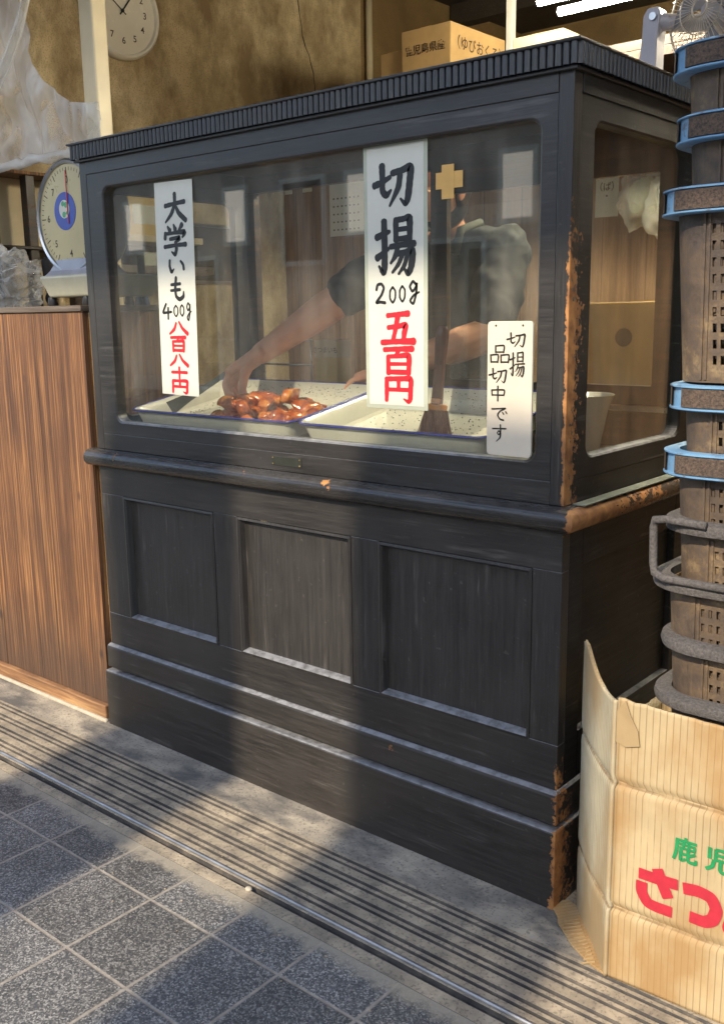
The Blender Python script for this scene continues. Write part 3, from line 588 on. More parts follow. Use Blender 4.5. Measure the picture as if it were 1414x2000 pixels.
# cabinet inside: floor board, back sill, roof, sliding door
a = MB(); a.box(-W + 0.031, -0.032, 0.036, D - 0.03, 0.870, 0.893); obj('inner_floor', a, M_inside, cab)
a = MB(); a.box(-W + 0.03, -0.03, D - 0.028, D - 0.001, 0.853, 1.012); a.box(-W + 0.03, -0.03, D - 0.028, D - 0.001, 1.605, 1.66); a.box(-W + 0.03, -W + 0.07, D - 0.028, D - 0.001, 1.0125, 1.6045); a.box(-0.07, -0.03, D - 0.028, D - 0.001, 1.0125, 1.6045)
obj('rear_frame', a, M_inside, cab, bevel=0.002)
a = MB(); frame_plate(a, (0, D - 0.052, 0), (1, 0, 0), (0, 0, 1), (0, -1, 0), (-0.735, -0.034, 1.0, 1.604), (-0.682, -0.085, 1.045, 1.535), 0.004, 0.02, 4); sd = obj('sliding_door', a, M_inside, cab)
a = MB(); a.box(-0.69, -0.08, D - 0.044, D - 0.041, 1.04, 1.54); obj('door_glass', a, M_glass, sd)
a = MB(); a.box(-W + 0.03, -0.04, D - 0.058, D - 0.030, 0.984, 0.996); obj('door_track', a, M_steel, cab)
# roof board and reeded cornice
a = MB(); a.box(-W + 0.001, -0.001, 0.001, D, 1.6605, 1.688); obj('roof_board', a, M_inside, cab)
a = MB(); a.box(-W - 0.022, 0.022, -0.024, D + 0.01, 1.6885, 1.6945); obj('top_board', a, black_wood('black_paint_top', 'h', base=(0.03, 0.028, 0.026), ledge_sheen=0.4), cab, bevel=0.002)
a = MB(); p = 0.0158; n = int((W + 0.03) / p)
zz = [1.6512, 1.6528, 1.6885]
def reed(i, ph):   # rounded ribs with narrow valleys
    return 0.0115 + 0.0090 * abs(math.sin(math.pi * ph)) ** 0.45
front = []
for i in range(n):
    for k in range(8):
        x = -W - 0.015 + (i + k / 8) * p; front.append((x, -reed(i, k / 8)))
front.append((0.0125, -0.0125)); side = []
for i in range(int((D + 0.0125) / p)):
    for k in range(8): side.append((reed(i, k / 8), -0.0125 + (i + k / 8) * p))
path = [(-W - 0.0135, 0.0), (-W - 0.0145, -0.0125)] + front[1:] + side[1:] + [(0.0125, D)]
a.loft([[(x, y, z) for x, y in path] for z in (1.6515, 1.6882)], False)
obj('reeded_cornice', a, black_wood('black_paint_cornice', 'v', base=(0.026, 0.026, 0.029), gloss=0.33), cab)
a = MB(); a.box(-W - 0.010, 0.010, -0.0105, 0.0, 1.6445, 1.6512); a.box(0.0016, 0.010, 0.0005, D, 1.6445, 1.6512); obj('cornice_fillet', a, M_bh, cab, bevel=0.0015)
pl = MB(); pl.box(-0.800, -0.700, -0.0005, 0.002, 0.8665, 0.8885); pl = obj('name_plate', pl, M_plate, cab, bevel=0.0006)
for sx in (-0.795, -0.705):
    for sz in (0.870, 0.885):
        b = MB(); b.ball((sx, -0.0008, sz), 0.0015, 0.0012, 0.0015, n=8); obj('nail', b, M_brass, pl, smooth=True)

# ------------------------------------------------------------------ hand-lettered signs
def sign(name, label, TL, w, h, tilt, border, blocks):
    t = thing(name, label, 'sign', TL, None)
    ux = Vector((math.cos(tilt), 0, math.sin(tilt))); uy = Vector((math.sin(tilt), 0, -math.cos(tilt))); O = Vector(TL); N = Vector((0, -1, 0))
    if border:
        b = MB(); q = [O + ux * u + uy * v for u, v in ((-0.010, -0.004), (w + 0.010, -0.004), (w + 0.010, h + 0.008), (-0.010, h + 0.008))]; b.prism(q, N * 0.0006); obj('laminate_border', b, M_lam, t)
    b = MB(); q = [O + ux * u + uy * v + N * 0.0007 for u, v in ((0, 0), (w, 0), (w, h), (0, h))]; b.prism(q, N * 0.0006); obj('paper', b, M_paper, t)
    for nm, mat, items in blocks:
        write(nm, mat, t, O + N * 0.0014, ux, uy, N, [(g, u0 * w, u1 * w, v0 * h, v1 * h) for g, u0, u1, v0, v1 in items], wk=1.5, eps=0.0003)
    return t
GY = 0.0185
sign('price_sign', 'broad laminated paper sign with black brush lettering and red price, right of centre', (-0.4985, GY, 1.568), 0.150, 0.540, 0.0, True, [
    ('black_lettering', M_ink, [('切', .10, .84, .052, .232), ('揚', .15, .86, .265, .49), ('2', .12, .33, .512, .600), ('0', .37, .53, .527, .597), ('0', .55, .70, .524, .594), ('g', .72, .93, .508, .602)]),
    ('red_lettering', M_red, [('五', .22, .86, .624, .762), ('百', .25, .84, .764, .882), ('円', .25, .84, .880, .988)])])
sign('price_sign', 'narrow paper sign with black and red brush lettering near the left end of the glass', (-1.218, GY, 1.566), 0.150, 0.544, R(-1.2), False, [
    ('black_lettering', M_ink, [('大', .24, .84, .052, .190), ('学', .20, .82, .192, .338), ('い', .25, .80, .345, .430), ('も', .28, .78, .435, .548), ('4', .08, .36, .556, .636), ('0', .38, .55, .566, .626), ('0', .55, .71, .563, .623), ('g', .73, .88, .553, .642)]),
    ('red_lettering', M_red, [('八', .24, .78, .640, .712), ('百', .27, .72, .714, .794), ('八', .22, .76, .796, .864), ('十', .27, .72, .862, .922), ('円', .24, .76, .922, .992)])])
t = thing('sold_out_plaque', 'cream wooden plaque with black brush writing hung at the right end of the front glass', 'plaque', (-0.121, -0.01, 0.94))
b = MB(); X0, X1, Z0, Z1, rr = -0.172, -0.070, 0.943, 1.207, 0.008; q = []
for cx, cz, a0 in ((X1 - rr, Z1 - rr, 0), (X0 + rr, Z1 - rr, 90), (X0 + rr, Z0 + rr, 180), (X1 - rr, Z0 + rr, 270)):
    for k in range(5): q.append((cx + rr * math.cos(R(a0 + 22.5 * k)), -0.0035, cz + rr * math.sin(R(a0 + 22.5 * k))))
b.prism(q, (0, -0.006, 0)); obj('board', b, M_plaque, t, bevel=0.001)
pu = lambda x: (x - 1025) / 245 * 0.102; pv_ = lambda y: (y - 1165) / 785 * 0.264
write('black_lettering', M_ink, t, (X0, -0.0096, Z1), (1, 0, 0), (0, 0, -1), (0, -1, 0), [(g, pu(a), pu(b), pv_(c), pv_(d)) for g, a, b, c, d in (('切', 1128, 1238, 1222, 1316), ('揚', 1150, 1232, 1336, 1485), ('品', 1038, 1152, 1298, 1408), ('切', 1032, 1140, 1428, 1524), ('中', 1042, 1132, 1536, 1628), ('で', 1048, 1142, 1655, 1745), ('す', 1055, 1138, 1762, 1868))], wk=0.95)
for u in (1072, 1218):
    b = MB(); b.lathe([(0.0022, 0), (0.0022, 0.0004)], plane_M((X0 + pu(u), -0.0096, Z1 - pv_(1190)), (1, 0, 0), (0, 0, 1)), 10); obj('nail_hole', b, M_ink, t)
t = thing('masking_tape', 'cross of two amber masking tape strips stuck on the front glass', 'tape', (-0.28, GY, 1.49))
b = MB(); b.box(-0.318, -0.252, GY - 0.0004, GY, 1.470, 1.502); obj('tape_strip', b, M_tape, t)
b = MB(); b.box(-0.303, -0.273, GY - 0.0009, GY - 0.0005, 1.450, 1.516); obj('tape_strip', b, M_tape, t)

# ------------------------------------------------------------------ trays, food, tools inside the cabinet
def tray(x0, x1, y0, y1, z0, slope, label, seed):
    t = thing('enamel_tray', label, 'tray', ((x0 + x1) / 2, y0, 0.893), 'blue rimmed enamel trays inside the cabinet')
    up = lambda y: (y - y0) * slope
    def rect(i, z):
        r = 0.03; pts = []
        for cx, cy, a0 in ((x1 - i - r, y1 - i - r, 0), (x0 + i + r, y1 - i - r, 90), (x0 + i + r, y0 + i + r, 180), (x1 - i - r, y0 + i + r, 270)):
            for k in range(6):
                x, y = cx + r * math.cos(R(a0 + 18 * k)), cy + r * math.sin(R(a0 + 18 * k)); pts.append((x, y, z + up(y)))
        return pts
    h = 0.052
    b = MB(); b.loft([rect(0.0, z0), rect(0.006, z0 + 0.001), rect(0.010, z0 - 0.004), rect(0.024, z0 - h + 0.006), rect(0.034, z0 - h)], True, False)
    b.bm.faces.new([b.bm.verts.new(p) for p in rect(0.034, z0 - h)])
    b.loft([rect(0.0, z0 - 0.002), rect(0.008, z0 - 0.006), rect(0.021, z0 - h + 0.004), rect(0.034, z0 - h - 0.003)], True, False)
    b.bm.faces.new([b.bm.verts.new(p) for p in rect(0.034, z0 - h - 0.003)])
    obj('tray_body', b, M_enamel, t, smooth=40)
    b = MB(); ring = rect(0.001, z0)
    b.tube(ring + ring[:2], 0.0034, 8, False); obj('blue_rim', b, M_blue_enamel, t, smooth=True)
    b = MB(); b.box(x0 + 0.05, x1 - 0.05, y1 - 0.06, y1 - 0.045, 0.8932, z0 - h - 0.005 + up(y1 - 0.055)); obj('support_block', b, M_inside, t)
    return up, z0 - h
t1 = tray(-1.432, -0.782, 0.052, 0.43, 0.9645, 0.18, 'white enamel tray with blue rim holding glazed sweet potatoes', 1)
t2 = tray(-0.770, -0.215, 0.052, 0.43, 0.9645, 0.18, 'white enamel tray with blue rim, empty but for a brush and sesame', 2)
b = MB(); rnd = random.Random(11)
for (x0, x1, n) in ((-1.39, -0.825, 560), (-0.73, -0.26, 320)):
    for k in range(n):
        x, y = rnd.uniform(x0, x1), rnd.uniform(0.092, 0.388)
        z = 0.9645 - 0.052 + (y - 0.052) * 0.18 + 0.0012
        if rnd.random() < 0.38:
            hh = rnd.random(); y = 0.394 + 0.013 * hh; z = 0.9645 - 0.046 + 0.044 * hh + (y - 0.052) * 0.18; z += 0.001; y -= 0.003
        s = rnd.uniform(0.0006, 0.0015)
        M_ = Matrix.Rotation(rnd.uniform(0, 6), 4, 'Z'); b.ball((x, y, z), s * 1.7, s, s * 0.8, M_, n=5)
o = obj('sesame_seeds', b, M_sesame); o['label'] = 'black sesame seeds sprinkled over both enamel trays'; o['category'] = 'sesame'; o['kind'] = 'stuff'
# glazed sweet potato chunks
rnd = random.Random(5)
for k in range(46):
    u = rnd.random(); x = -1.19 + 0.38 * u + rnd.uniform(-0.02, 0.02); y = rnd.uniform(0.105, 0.30) if k < 34 else rnd.uniform(0.14, 0.26)
    if k >= 34: x = -1.07 + rnd.uniform(-0.07, 0.13)
    s = rnd.uniform(0.021, 0.033); z = 0.9095 + (y - 0.052) * 0.18 + s * 0.72 + (0.040 if k >= 34 else 0.006)
    bm = bmesh.new(); bmesh.ops.create_icosphere(bm, subdivisions=3, radius=1)
    off = Vector((rnd.uniform(0, 50), rnd.uniform(0, 50), rnd.uniform(0, 50)))
    cuts = [(Vector((rnd.gauss(0, 1), rnd.gauss(0, 1), rnd.gauss(0, 1))).normalized(), rnd.uniform(0.38, 0.68)) for _ in range(7)]
    for v in bm.verts:
        p_ = v.co.copy()
        for nn, dd in cuts:
            e = p_.dot(nn) - dd
            if e > 0: p_ -= nn * e * 0.93
        v.co = p_ * (1 + 0.08 * mnoise.noise(v.co * 2.5 + off))
    bm.transform(Matrix.Translation((x, y, z)) @ Matrix.Rotation(rnd.uniform(0, 6), 4, 'Z') @ Matrix.Rotation(rnd.uniform(-.5, .5), 4, 'X') @ Matrix.Diagonal((s * 1.5, s * 1.05, s * 0.9, 1)))
    o = tag(obj('sweet_potato_piece', bm, M_potato, smooth=True), 'glossy orange brown candied sweet potato chunk piled in the left tray', 'sweet potato', 'candied sweet potato chunks in the left tray')
b = MB()
pts = []
for k in range(28):
    a = k / 28 * 2 * math.pi; rr = 1 + 0.2 * math.sin(3 * a + 1) + 0.12 * math.sin(5 * a); y = 0.175 + 0.08 * rr * math.sin(a); pts.append((-1.03 + 0.185 * rr * math.cos(a), y, 0.9115 + (y - 0.052) * 0.18))
b.prism(pts, (0, 0, 0.0015)); tag(obj('syrup_pool', b, M_syrup, smooth=30), 'pool of brown syrup under the sweet potato chunks', 'syrup')
# tongs held by the hand
HT = Vector((-1.275, 0.235, 1.035))
t = thing('serving_tongs', 'dark steel serving tongs gripped by the hand over the left tray', 'tongs', tuple(HT))
for s_ in (-1, 1):
    b = MB(); e = Vector((-1.345, 0.135, 0.968)); off = Vector((0.010 * s_, -0.012 * s_, 0.0))
    path = [HT + Vector((0.075, 0.10, 0.075)), HT + Vector((0.03, 0.045, 0.035)) + off * 0.8, HT + off, HT.lerp(e, 0.6) + off * 1.5, e + off * 0.9]
    rings = []
    for i, p in enumerate(path):
        w_ = (0.006, 0.007, 0.007, 0.012, 0.020)[i]; th_ = 0.0014; tt = (path[min(i + 1, 4)] - path[max(i - 1, 0)]).normalized(); sd_ = Vector((0.62, -0.76, 0.0)); sd_ = (sd_ - tt * sd_.dot(tt)).normalized(); nn = tt.cross(sd_)
        rings.append([p + nn * w_ + sd_ * th_, p - nn * w_ + sd_ * th_, p - nn * w_ - sd_ * th_, p + nn * w_ - sd_ * th_])
    b.loft(rings, True, True); obj('tong_arm', b, M_darksteel, t, smooth=30)
# flat brush standing in the right tray
t = thing('basting_brush', 'wide basting brush with dark red handle standing in the right tray', 'brush', (-0.445, 0.2, 0.94))
T = Matrix.Translation((-0.455, 0.20, 0.937)) @ Matrix.Rotation(R(-5), 4, 'X') @ Matrix.Rotation(R(2), 4, 'Y')
b = MB(); b.loft([[T @ Vector((x * w_, y * d_, z)) for x, y in ((-1, -.6), (-.6, -1), (.6, -1), (1, -.6), (1, .6), (.6, 1), (-.6, 1), (-1, .6))] for z, w_, d_ in ((0.075, 0.014, 0.008), (0.12, 0.0125, 0.008), (0.18, 0.013, 0.0085), (0.235, 0.0155, 0.009), (0.25, 0.015, 0.009), (0.258, 0.009, 0.006))], True, True); obj('handle', b, M_brushwood, t, smooth=40)
b = MB(); b.box(-0.027, 0.027, -0.009, 0.009, 0.062, 0.078, T); b.box(-0.013, 0.013, -0.0095, 0.0095, 0.0785, 0.092, T); obj('ferrule', b, M_orange, t, bevel=0.004)
b = MB(); rnd = random.Random(2)
for i in range(26):
    for j in range(5):
        u, v = (i - 12.5) / 12.5, (j - 2) / 2
        b.tube([T @ Vector((u * 0.026, v * 0.008, 0.064)), T @ Vector((u * 0.034, v * 0.011, 0.030)), T @ Vector((u * 0.041 + rnd.uniform(-.002, .002), v * 0.014, rnd.uniform(0, 0.006)))], [0.0013, 0.0013, 0.0008], 4)
obj('bristles', b, M_bristle, t)
# white bowl at the right end, carton with writing behind
t = thing('bowl', 'deep white bowl inside the right end of the cabinet', 'bowl', (-0.125, 0.30, 0.893))
b = MB(); b.lathe([(0.035, 0.0), (0.036, 0.006), (0.045, 0.05), (0.058, 0.12), (0.068, 0.148), (0.069, 0.150), (0.066, 0.1495), (0.055, 0.12), (0.042, 0.05), (0.030, 0.012)], Matrix.Translation((-0.125, 0.30, 0.8935)), 40); obj('bowl_body', b, M_enamel, t, smooth=40)
b = MB(); b.lathe([(0.0675, 0.1495), (0.0695, 0.151), (0.0710, 0.1495), (0.0690, 0.1475)], Matrix.Translation((-0.125, 0.30, 0.8935)), 40, False); obj('bowl_rim', b, M_enamel, t, smooth=True)
t = thing('small_carton', 'small tan carton standing on the rear sill behind the trays', 'carton', (-1.155, 0.57, 1.012))
b = MB(); b.box(-1.20, -1.11, 0.593, 0.66, 1.0125, 1.148); obj('carton_body', b, M_yellow_carton, t, bevel=0.002)
b = MB(); b.box(-1.2008, -1.1092, 0.5915, 0.661, 1.095, 1.1485); obj('carton_lid', b, M_carton_pale, t, bevel=0.001)
printed('lettering', 'さつまいも', M_dark_print, t, plane_M((-1.155, 0.5908, 1.117), (1, 0, 0), (0, 0, 1)), 0.021)
t = thing('rear_counter', 'steel topped work counter behind the display cabinet', 'counter', (-1.0, 0.65, 0))
b = MB(); b.box(-1.48, -0.05, 0.6225, 0.665, 0.99, 1.004); obj('counter_top', b, M_steel, t, bevel=0.002)
b = MB(); b.box(-1.47, -0.06, 0.6235, 0.655, 0.0, 0.9895); obj('counter_panel', b, M_inside, t)
t = thing('wire_rack', 'low steel rail rack on the rear sill of the cabinet', 'rack', (-1.3, 0.6, 1.012))
for z in (1.07, 1.147):
    b = MB(); b.tube([(-1.44, 0.603, z), (-1.22, 0.603, z)], 0.0035, 8); obj('rail', b, M_steel, t, smooth=True)
for x in (-1.435, -1.225):
    b = MB(); b.tube([(x, 0.603, 1.0125), (x, 0.603, 1.150)], 0.0035, 8); obj('upright', b, M_steel, t, smooth=True)

# ------------------------------------------------------------------ the person behind the cabinet
per = thing('person', 'person in charcoal shirt and olive apron bending over the trays with tongs in one hand', 'person', (-0.86, 0.93, 0))
def voxel(o, v, sm=6):
    m = o.modifiers.new('remesh', 'REMESH'); m.mode = 'VOXEL'; m.voxel_size = v; m.use_smooth_shade = True
    s_ = o.modifiers.new('smooth', 'SMOOTH'); s_.factor = 0.5; s_.iterations = sm
SH_R, SH_L = Vector((-1.045, 0.82, 1.395)), Vector((-0.68, 0.86, 1.405))
EL_R, WR_R = Vector((-0.975, 0.50, 1.285)), Vector((-1.165, 0.33, 1.118))
EL_L, WR_L = Vector((-0.60, 0.66, 1.165)), Vector((-0.815, 0.50, 1.075))
b = MB()
b.ball((-0.86, 0.97, 0.95), 0.165, 0.12, 0.13); b.ball((-0.86, 0.94, 1.08), 0.150, 0.105, 0.16); b.ball((-0.862, 0.89, 1.27), 0.165, 0.11, 0.17)
b.capsule(SH_R, 0.055, (-0.86, 0.85, 1.42), 0.06); b.capsule(SH_L, 0.055, (-0.86, 0.85, 1.42), 0.06)
b.capsule((-0.86, 0.85, 1.42), 0.056, (-0.845, 0.79, 1.50), 0.050)
HC = Vector((-0.835, 0.745, 1.585)); HM = Matrix.Rotation(R(-24), 4, 'X') @ Matrix.Rotation(R(8), 4, 'Z')
hp = lambda x, y, z: HC + HM @ Vector((x, y, z))
b.ball(HC, 0.075, 0.093, 0.10, HM, 24); b.ball(hp(0, -0.028, -0.062), 0.052, 0.058, 0.058, HM, 20)
b.capsule(hp(0, -0.092, 0.004), 0.008, hp(0, -0.108, -0.028), 0.012); b.ball(hp(0, -0.082, -0.062), 0.024, 0.012, 0.007, HM); b.ball(hp(0, -0.072, -0.098), 0.022, 0.016, 0.014, HM)
for s_ in (-1, 1): b.ball(hp(0.076 * s_, 0.005, -0.012), 0.010, 0.020, 0.032, HM); b.capsule(hp(0.014 * s_, -0.083, 0.022), 0.008, hp(0.05 * s_, -0.072, 0.022), 0.007)
for sh, el, wr in ((SH_R, EL_R, WR_R), (SH_L, EL_L, WR_L)):
    b.capsule(sh, 0.055, el, 0.048); b.capsule(el, 0.048, el.lerp(wr, 0.3), 0.050); b.capsule(el.lerp(wr, 0.3), 0.050, wr, 0.031)
for s_ in (-1, 1):
    hp_, kn, an = Vector((-0.86 + 0.085 * s_, 0.97, 0.90)), Vector((-0.86 + 0.09 * s_, 0.96, 0.48)), Vector((-0.86 + 0.10 * s_, 1.00, 0.085))
    b.capsule(hp_, 0.085, kn, 0.056); b.capsule(kn, 0.054, an, 0.038); b.capsule((an.x, an.y + 0.03, 0.045), 0.042, (an.x, an.y - 0.14, 0.034), 0.032)
def hand(b, wr, dirv, palm_n, curl, K=1.0, tsgn=1):
    dirv = Vector(dirv).normalized(); pn = Vector(palm_n); pn = (pn - dirv * pn.dot(dirv)).normalized(); sd_ = dirv.cross(pn) * tsgn
    k0 = wr + dirv * 0.088 * K
    for j in range(5):
        o_ = (j - 2) * 0.0165 * K; b.capsule(wr + dirv * 0.004 + sd_ * o_ * 0.62, 0.019 * K, k0 + sd_ * o_ * 1.15, 0.0135 * K)
    for j, (ln, cc) in enumerate(((0.072, 0.92), (0.082, 1.02), (0.076, 1.10), (0.060, 1.18))):
        o_ = (1.5 - j) * 0.0208 * K; p_ = k0 + sd_ * o_; ang = 0.0; rr = (0.0104 - 0.0006 * j) * K
        for seg_, fr in enumerate((0.45, 0.32, 0.23)):
            ang += curl * cc * (0.75 if seg_ == 0 else 0.95); d_ = dirv * math.cos(ang) + pn * math.sin(ang); q_ = p_ + d_ * ln * fr * 1.1 * K
            b.capsule(p_, rr, q_, rr * 0.94); p_ = q_; rr *= 0.94
    p0 = wr + dirv * 0.030 * K + sd_ * 0.024 * K + pn * 0.006; p1 = p0 + (dirv * 0.62 + sd_ * 0.55 + pn * 0.55).normalized() * 0.044 * K; p2 = p1 + (dirv * 0.70 + pn * 0.68 - sd_ * 0.05).normalized() * 0.036 * K; p3 = p2 + (dirv * 0.62 + pn * 0.66 - sd_ * 0.32).normalized() * 0.027 * K
    b.capsule(p0, 0.0165 * K, p1, 0.0135 * K); b.capsule(p1, 0.0125 * K, p2, 0.0112 * K); b.capsule(p2, 0.0108 * K, p3, 0.009 * K)
hand(b, WR_R, (-0.66, -0.50, -0.56), (0.42, 0.10, -0.9), 0.80, 1.12)
hand(b, WR_L, (-0.90, -0.35, -0.22), (0.1, 0.1, -1), 0.35, 1.05, -1)
o = obj('body', b, M_skin, per); voxel(o, 0.0038, 5)
def cloth(name, mat, f, v=0.006, sm=24):
    b = MB(); f(b); o = obj(name, b, mat, per); voxel(o, v, sm); return o
FOLD = bpy.data.textures.new('cloth_folds', 'CLOUDS'); FOLD.noise_scale = 0.07; FOLD.noise_depth = 1
def f_shirt(b):
    b.ball((-0.86, 0.94, 1.08), 0.170, 0.125, 0.19); b.ball((-0.862, 0.89, 1.27), 0.183, 0.128, 0.175); b.capsule(SH_R, 0.070, (-0.86, 0.855, 1.405), 0.068); b.capsule(SH_L, 0.070, (-0.86, 0.855, 1.405), 0.068)
    for sh, el in ((SH_R, EL_R), (SH_L, EL_L)): b.capsule(sh, 0.072, el if sh is SH_R else sh.lerp(el, 0.86), 0.066)
o = cloth('shirt', M_shirt, f_shirt); dm = o.modifiers.new('folds', 'DISPLACE'); dm.texture = FOLD; dm.strength = 0.030; dm.mid_level = 0.45; dm.texture_coords = 'LOCAL'
def f_tr(b):
    b.ball((-0.86, 0.97, 0.93), 0.178, 0.135, 0.13)
    for s_ in (-1, 1): b.capsule((-0.86 + 0.085 * s_, 0.97, 0.88), 0.098, (-0.86 + 0.09 * s_, 0.965, 0.48), 0.072); b.capsule((-0.86 + 0.09 * s_, 0.965, 0.48), 0.070, (-0.86 + 0.10 * s_, 1.0, 0.12), 0.058)
cloth('trousers', M_trousers, f_tr)
b = MB(); rows = []
for i in range(15):
    v = i / 14; z = 1.395 - v * 0.80; hw = 0.085 + 0.075 * min(1, max(0, (v - 0.10) / 0.25)); yc = 0.752 + 0.055 * min(1, v * 1.6) if v < .6 else 0.80 + 0.02 * v
    rows.append([(-0.862 + hw * (j / 8 * 2 - 1), yc + 0.075 * abs(j / 8 * 2 - 1) ** 2.4 + 0.006 * math.sin(j * 2.1 + i), z) for j in range(9)])
b.loft(rows, False); o = obj('apron', b, M_apron, per, smooth=True); s_ = o.modifiers.new('solid', 'SOLIDIFY'); s_.thickness = 0.004
b = MB()
for s_ in (-1, 1): b.tube([(-0.862 + 0.08 * s_, 0.752, 1.392), (-0.86 + 0.085 * s_, 0.77, 1.46), (-0.86 + 0.09 * s_, 0.86, 1.485), (-0.86 + 0.06 * s_, 0.95, 1.42), (-0.86 - 0.04 * s_, 1.01, 1.22)], 0.013, 8)
obj('apron_straps', b, M_apron, per, smooth=True)
def f_hair(b):
    b.ball(hp(0, 0.018, 0.022), 0.084, 0.096, 0.096, HM, 24); b.ball(hp(0, 0.055, -0.03), 0.074, 0.062, 0.08, HM)
    for s_ in (-1, 1): b.ball(hp(0.068 * s_, 0.018, 0.01), 0.018, 0.05, 0.062, HM)
cloth('hair', M_hair, f_hair, 0.005, 3)
for s_ in (-1, 1):
    b = MB(); b.ball(hp(0.031 * s_, -0.080, 0.004), 0.012, 0.010, 0.007, HM, 14); e = obj('eye', b, M_eye, per, smooth=True)
    b = MB(); b.ball(hp(0.031 * s_, -0.0885, 0.004), 0.005, 0.0025, 0.005, HM, 12); obj('iris', b, M_hair, e, smooth=True)

# ------------------------------------------------------------------ scale on the counter
t = thing('weighing_scale', 'old cream dial weighing scale with a blue badge on the brown counter', 'scale', (-1.76, 0.2, 1.262))
SC = Vector((-1.768, 0.13, 1.528)); SM = plane_M(SC, (1, 0, 0), (0, 0, 1))
def SD(z): return SM @ Matrix.Translation((0, 0, z))
b = MB(); b.lathe([(0.166, 0.004), (0.170, 0.0), (0.172, -0.01), (0.168, -0.09), (0.155, -0.105)], SM, 56); obj('housing', b, M_scale_grey, t, smooth=35)
b = MB(); b.lathe([(0.153, 0.004), (0.156, 0.012), (0.163, 0.015), (0.169, 0.011), (0.170, 0.0045)], SM, 56, False); obj('bezel', b, M_steel, t, smooth=40)
b = MB(); b.lathe([(0.155, 0.0045), (0.155, 0.0062)], SM, 56); dl = obj('dial_face', b, M_dial, t)
b = MB()
for k in range(60):
    a = R(6 * k); L_ = 0.020 if k % 5 == 0 else 0.010; M_ = SD(0.0064) @ Matrix.Rotation(a, 4, 'Z'); b.box(0.145 - L_, 0.145, -0.0009 - 0.0006 * (k % 5 == 0), 0.0009 + 0.0006 * (k % 5 == 0), 0, 0.0004, M_)
obj('tick_marks', b, M_dark_print, dl)
for k in range(8):
    a = R(90 - 45 * k); printed('numeral', str(k), M_dark_print, dl, SD(0.0067) @ Matrix.Translation((0.108 * math.cos(a), 0.108 * math.sin(a), 0)), 0.030)
b = MB(); b.lathe([(0.056, 0.0066), (0.056, 0.0074)], SM @ Matrix.Translation((-0.018, 0.018, 0)), 40); bd = obj('badge', b, M_blue_logo, t)
b = MB(); b.lathe([(0.027, 0.0075), (0.027, 0.0080)], SM @ Matrix.Translation((-0.020, 0.024, 0)), 32); obj('badge_centre', b, M_paper, bd)
b = MB()
for (u, v, r_) in ((-0.010, 0.036, 0.009), (-0.026, 0.040, 0.008), (-0.022, 0.008, 0.009), (-0.008, 0.012, 0.005)): b.lathe([(r_, 0.0081), (r_, 0.0084)], SM @ Matrix.Translation((u, v, 0)), 12)
obj('badge_leaf', b, M_green_logo, bd)
b = MB(); b.box(-0.0018, 0.0018, -0.02, 0.135, 0.0090, 0.0102, SM); obj('needle', b, M_red, t)
b = MB(); b.loft([[(-1.768 + s1 * w_, 0.17 + s2 * d_, z) for s1, s2 in ((-1, -1), (1, -1), (1, 1), (-1, 1))] for z, w_, d_ in ((1.352, 0.125, 0.075), (1.372, 0.115, 0.055), (1.41, 0.085, 0.045))], True, True); obj('pedestal', b, M_scale_grey, t, bevel=0.006)
b = MB(); b.loft([[(-1.665 + s1 * w_, 0.15 + s2 * d_, z) for s1, s2 in ((-1, -1), (1, -1), (1, 1), (-1, 1))] for z, w_, d_ in ((1.288, 0.115, 0.10), (1.292, 0.12, 0.105), (1.345, 0.142, 0.12), (1.352, 0.138, 0.117))], True, True); obj('base', b, M_scale, t, bevel=0.004)
for sx in (-1.79, -1.61):
    for sy in (0.06, 0.21):
        b = MB(); b.lathe([(0.013, 0), (0.016, 0.006), (0.011, 0.027)], Matrix.Translation((sx, sy, 1.2622)), 16); obj('foot', b, M_blackplastic, t, smooth=40)

# pole, curtain, shelf and oddments at the left
b = MB(); b.box(-2.105, -2.028, 0.44, 0.50, 0.0, 2.946); 
tag(obj('timber_post', b, M_cream, bevel=0.008, seg=3), 'cream painted square post standing behind the black cabinet', 'post')
t = thing('plastic_sheet', 'crumpled clear plastic sheet hanging above the brown counter', 'plastic sheet', (-2.2, 0.25, 1.73))
b = MB(); rows = []; NU, NV = 150, 100
def zt(x):
    pts = [(-2.62, 2.55), (-2.30, 2.48), (-2.16, 2.20), (-2.137, 2.083), (-2.06, 1.985), (-2.0, 1.94), (-1.927, 1.90), (-1.832, 1.885), (-1.79, 1.885)]
    for (a, za), (c, zc) in zip(pts, pts[1:]):
        if x <= c: return za + (zc - za) * (x - a) / (c - a)
    return pts[-1][1]
for i in range(NV):
    row = []
    for j in range(NU):
        x = -2.60 + 0.80 * j / (NU - 1); z1 = zt(x); v = i / (NV - 1); z = 1.745 + (z1 - 1.745) * v
        d_ = 0.03 * mnoise.noise(Vector((x * 5, z * 3.2, 1.3))) + 0.034 * (1 - abs(mnoise.noise(Vector((x * 4 + z * 2.5, z * 3 - x * 2, 4))))) ** 3 + 0.006 * (1 - abs(mnoise.noise(Vector((x * 12 - z * 7, z * 8 + x * 5, 7))))) ** 3; row.append((x, 0.25 + d_, z))
    rows.append(row)
b.loft(rows, False); obj('film', b, M_film, t, smooth=True)
b = MB(); b.tube([(-2.60 + 0.80 * j / 20, 0.246 + 0.012 * math.sin(j * 0.9), 1.742 + 0.004 * math.sin(j * 1.7)) for j in range(21)], [0.016 + 0.004 * math.sin(j * 2.3) for j in range(21)], 10); obj('rolled_hem', b, M_film, t, smooth=True)
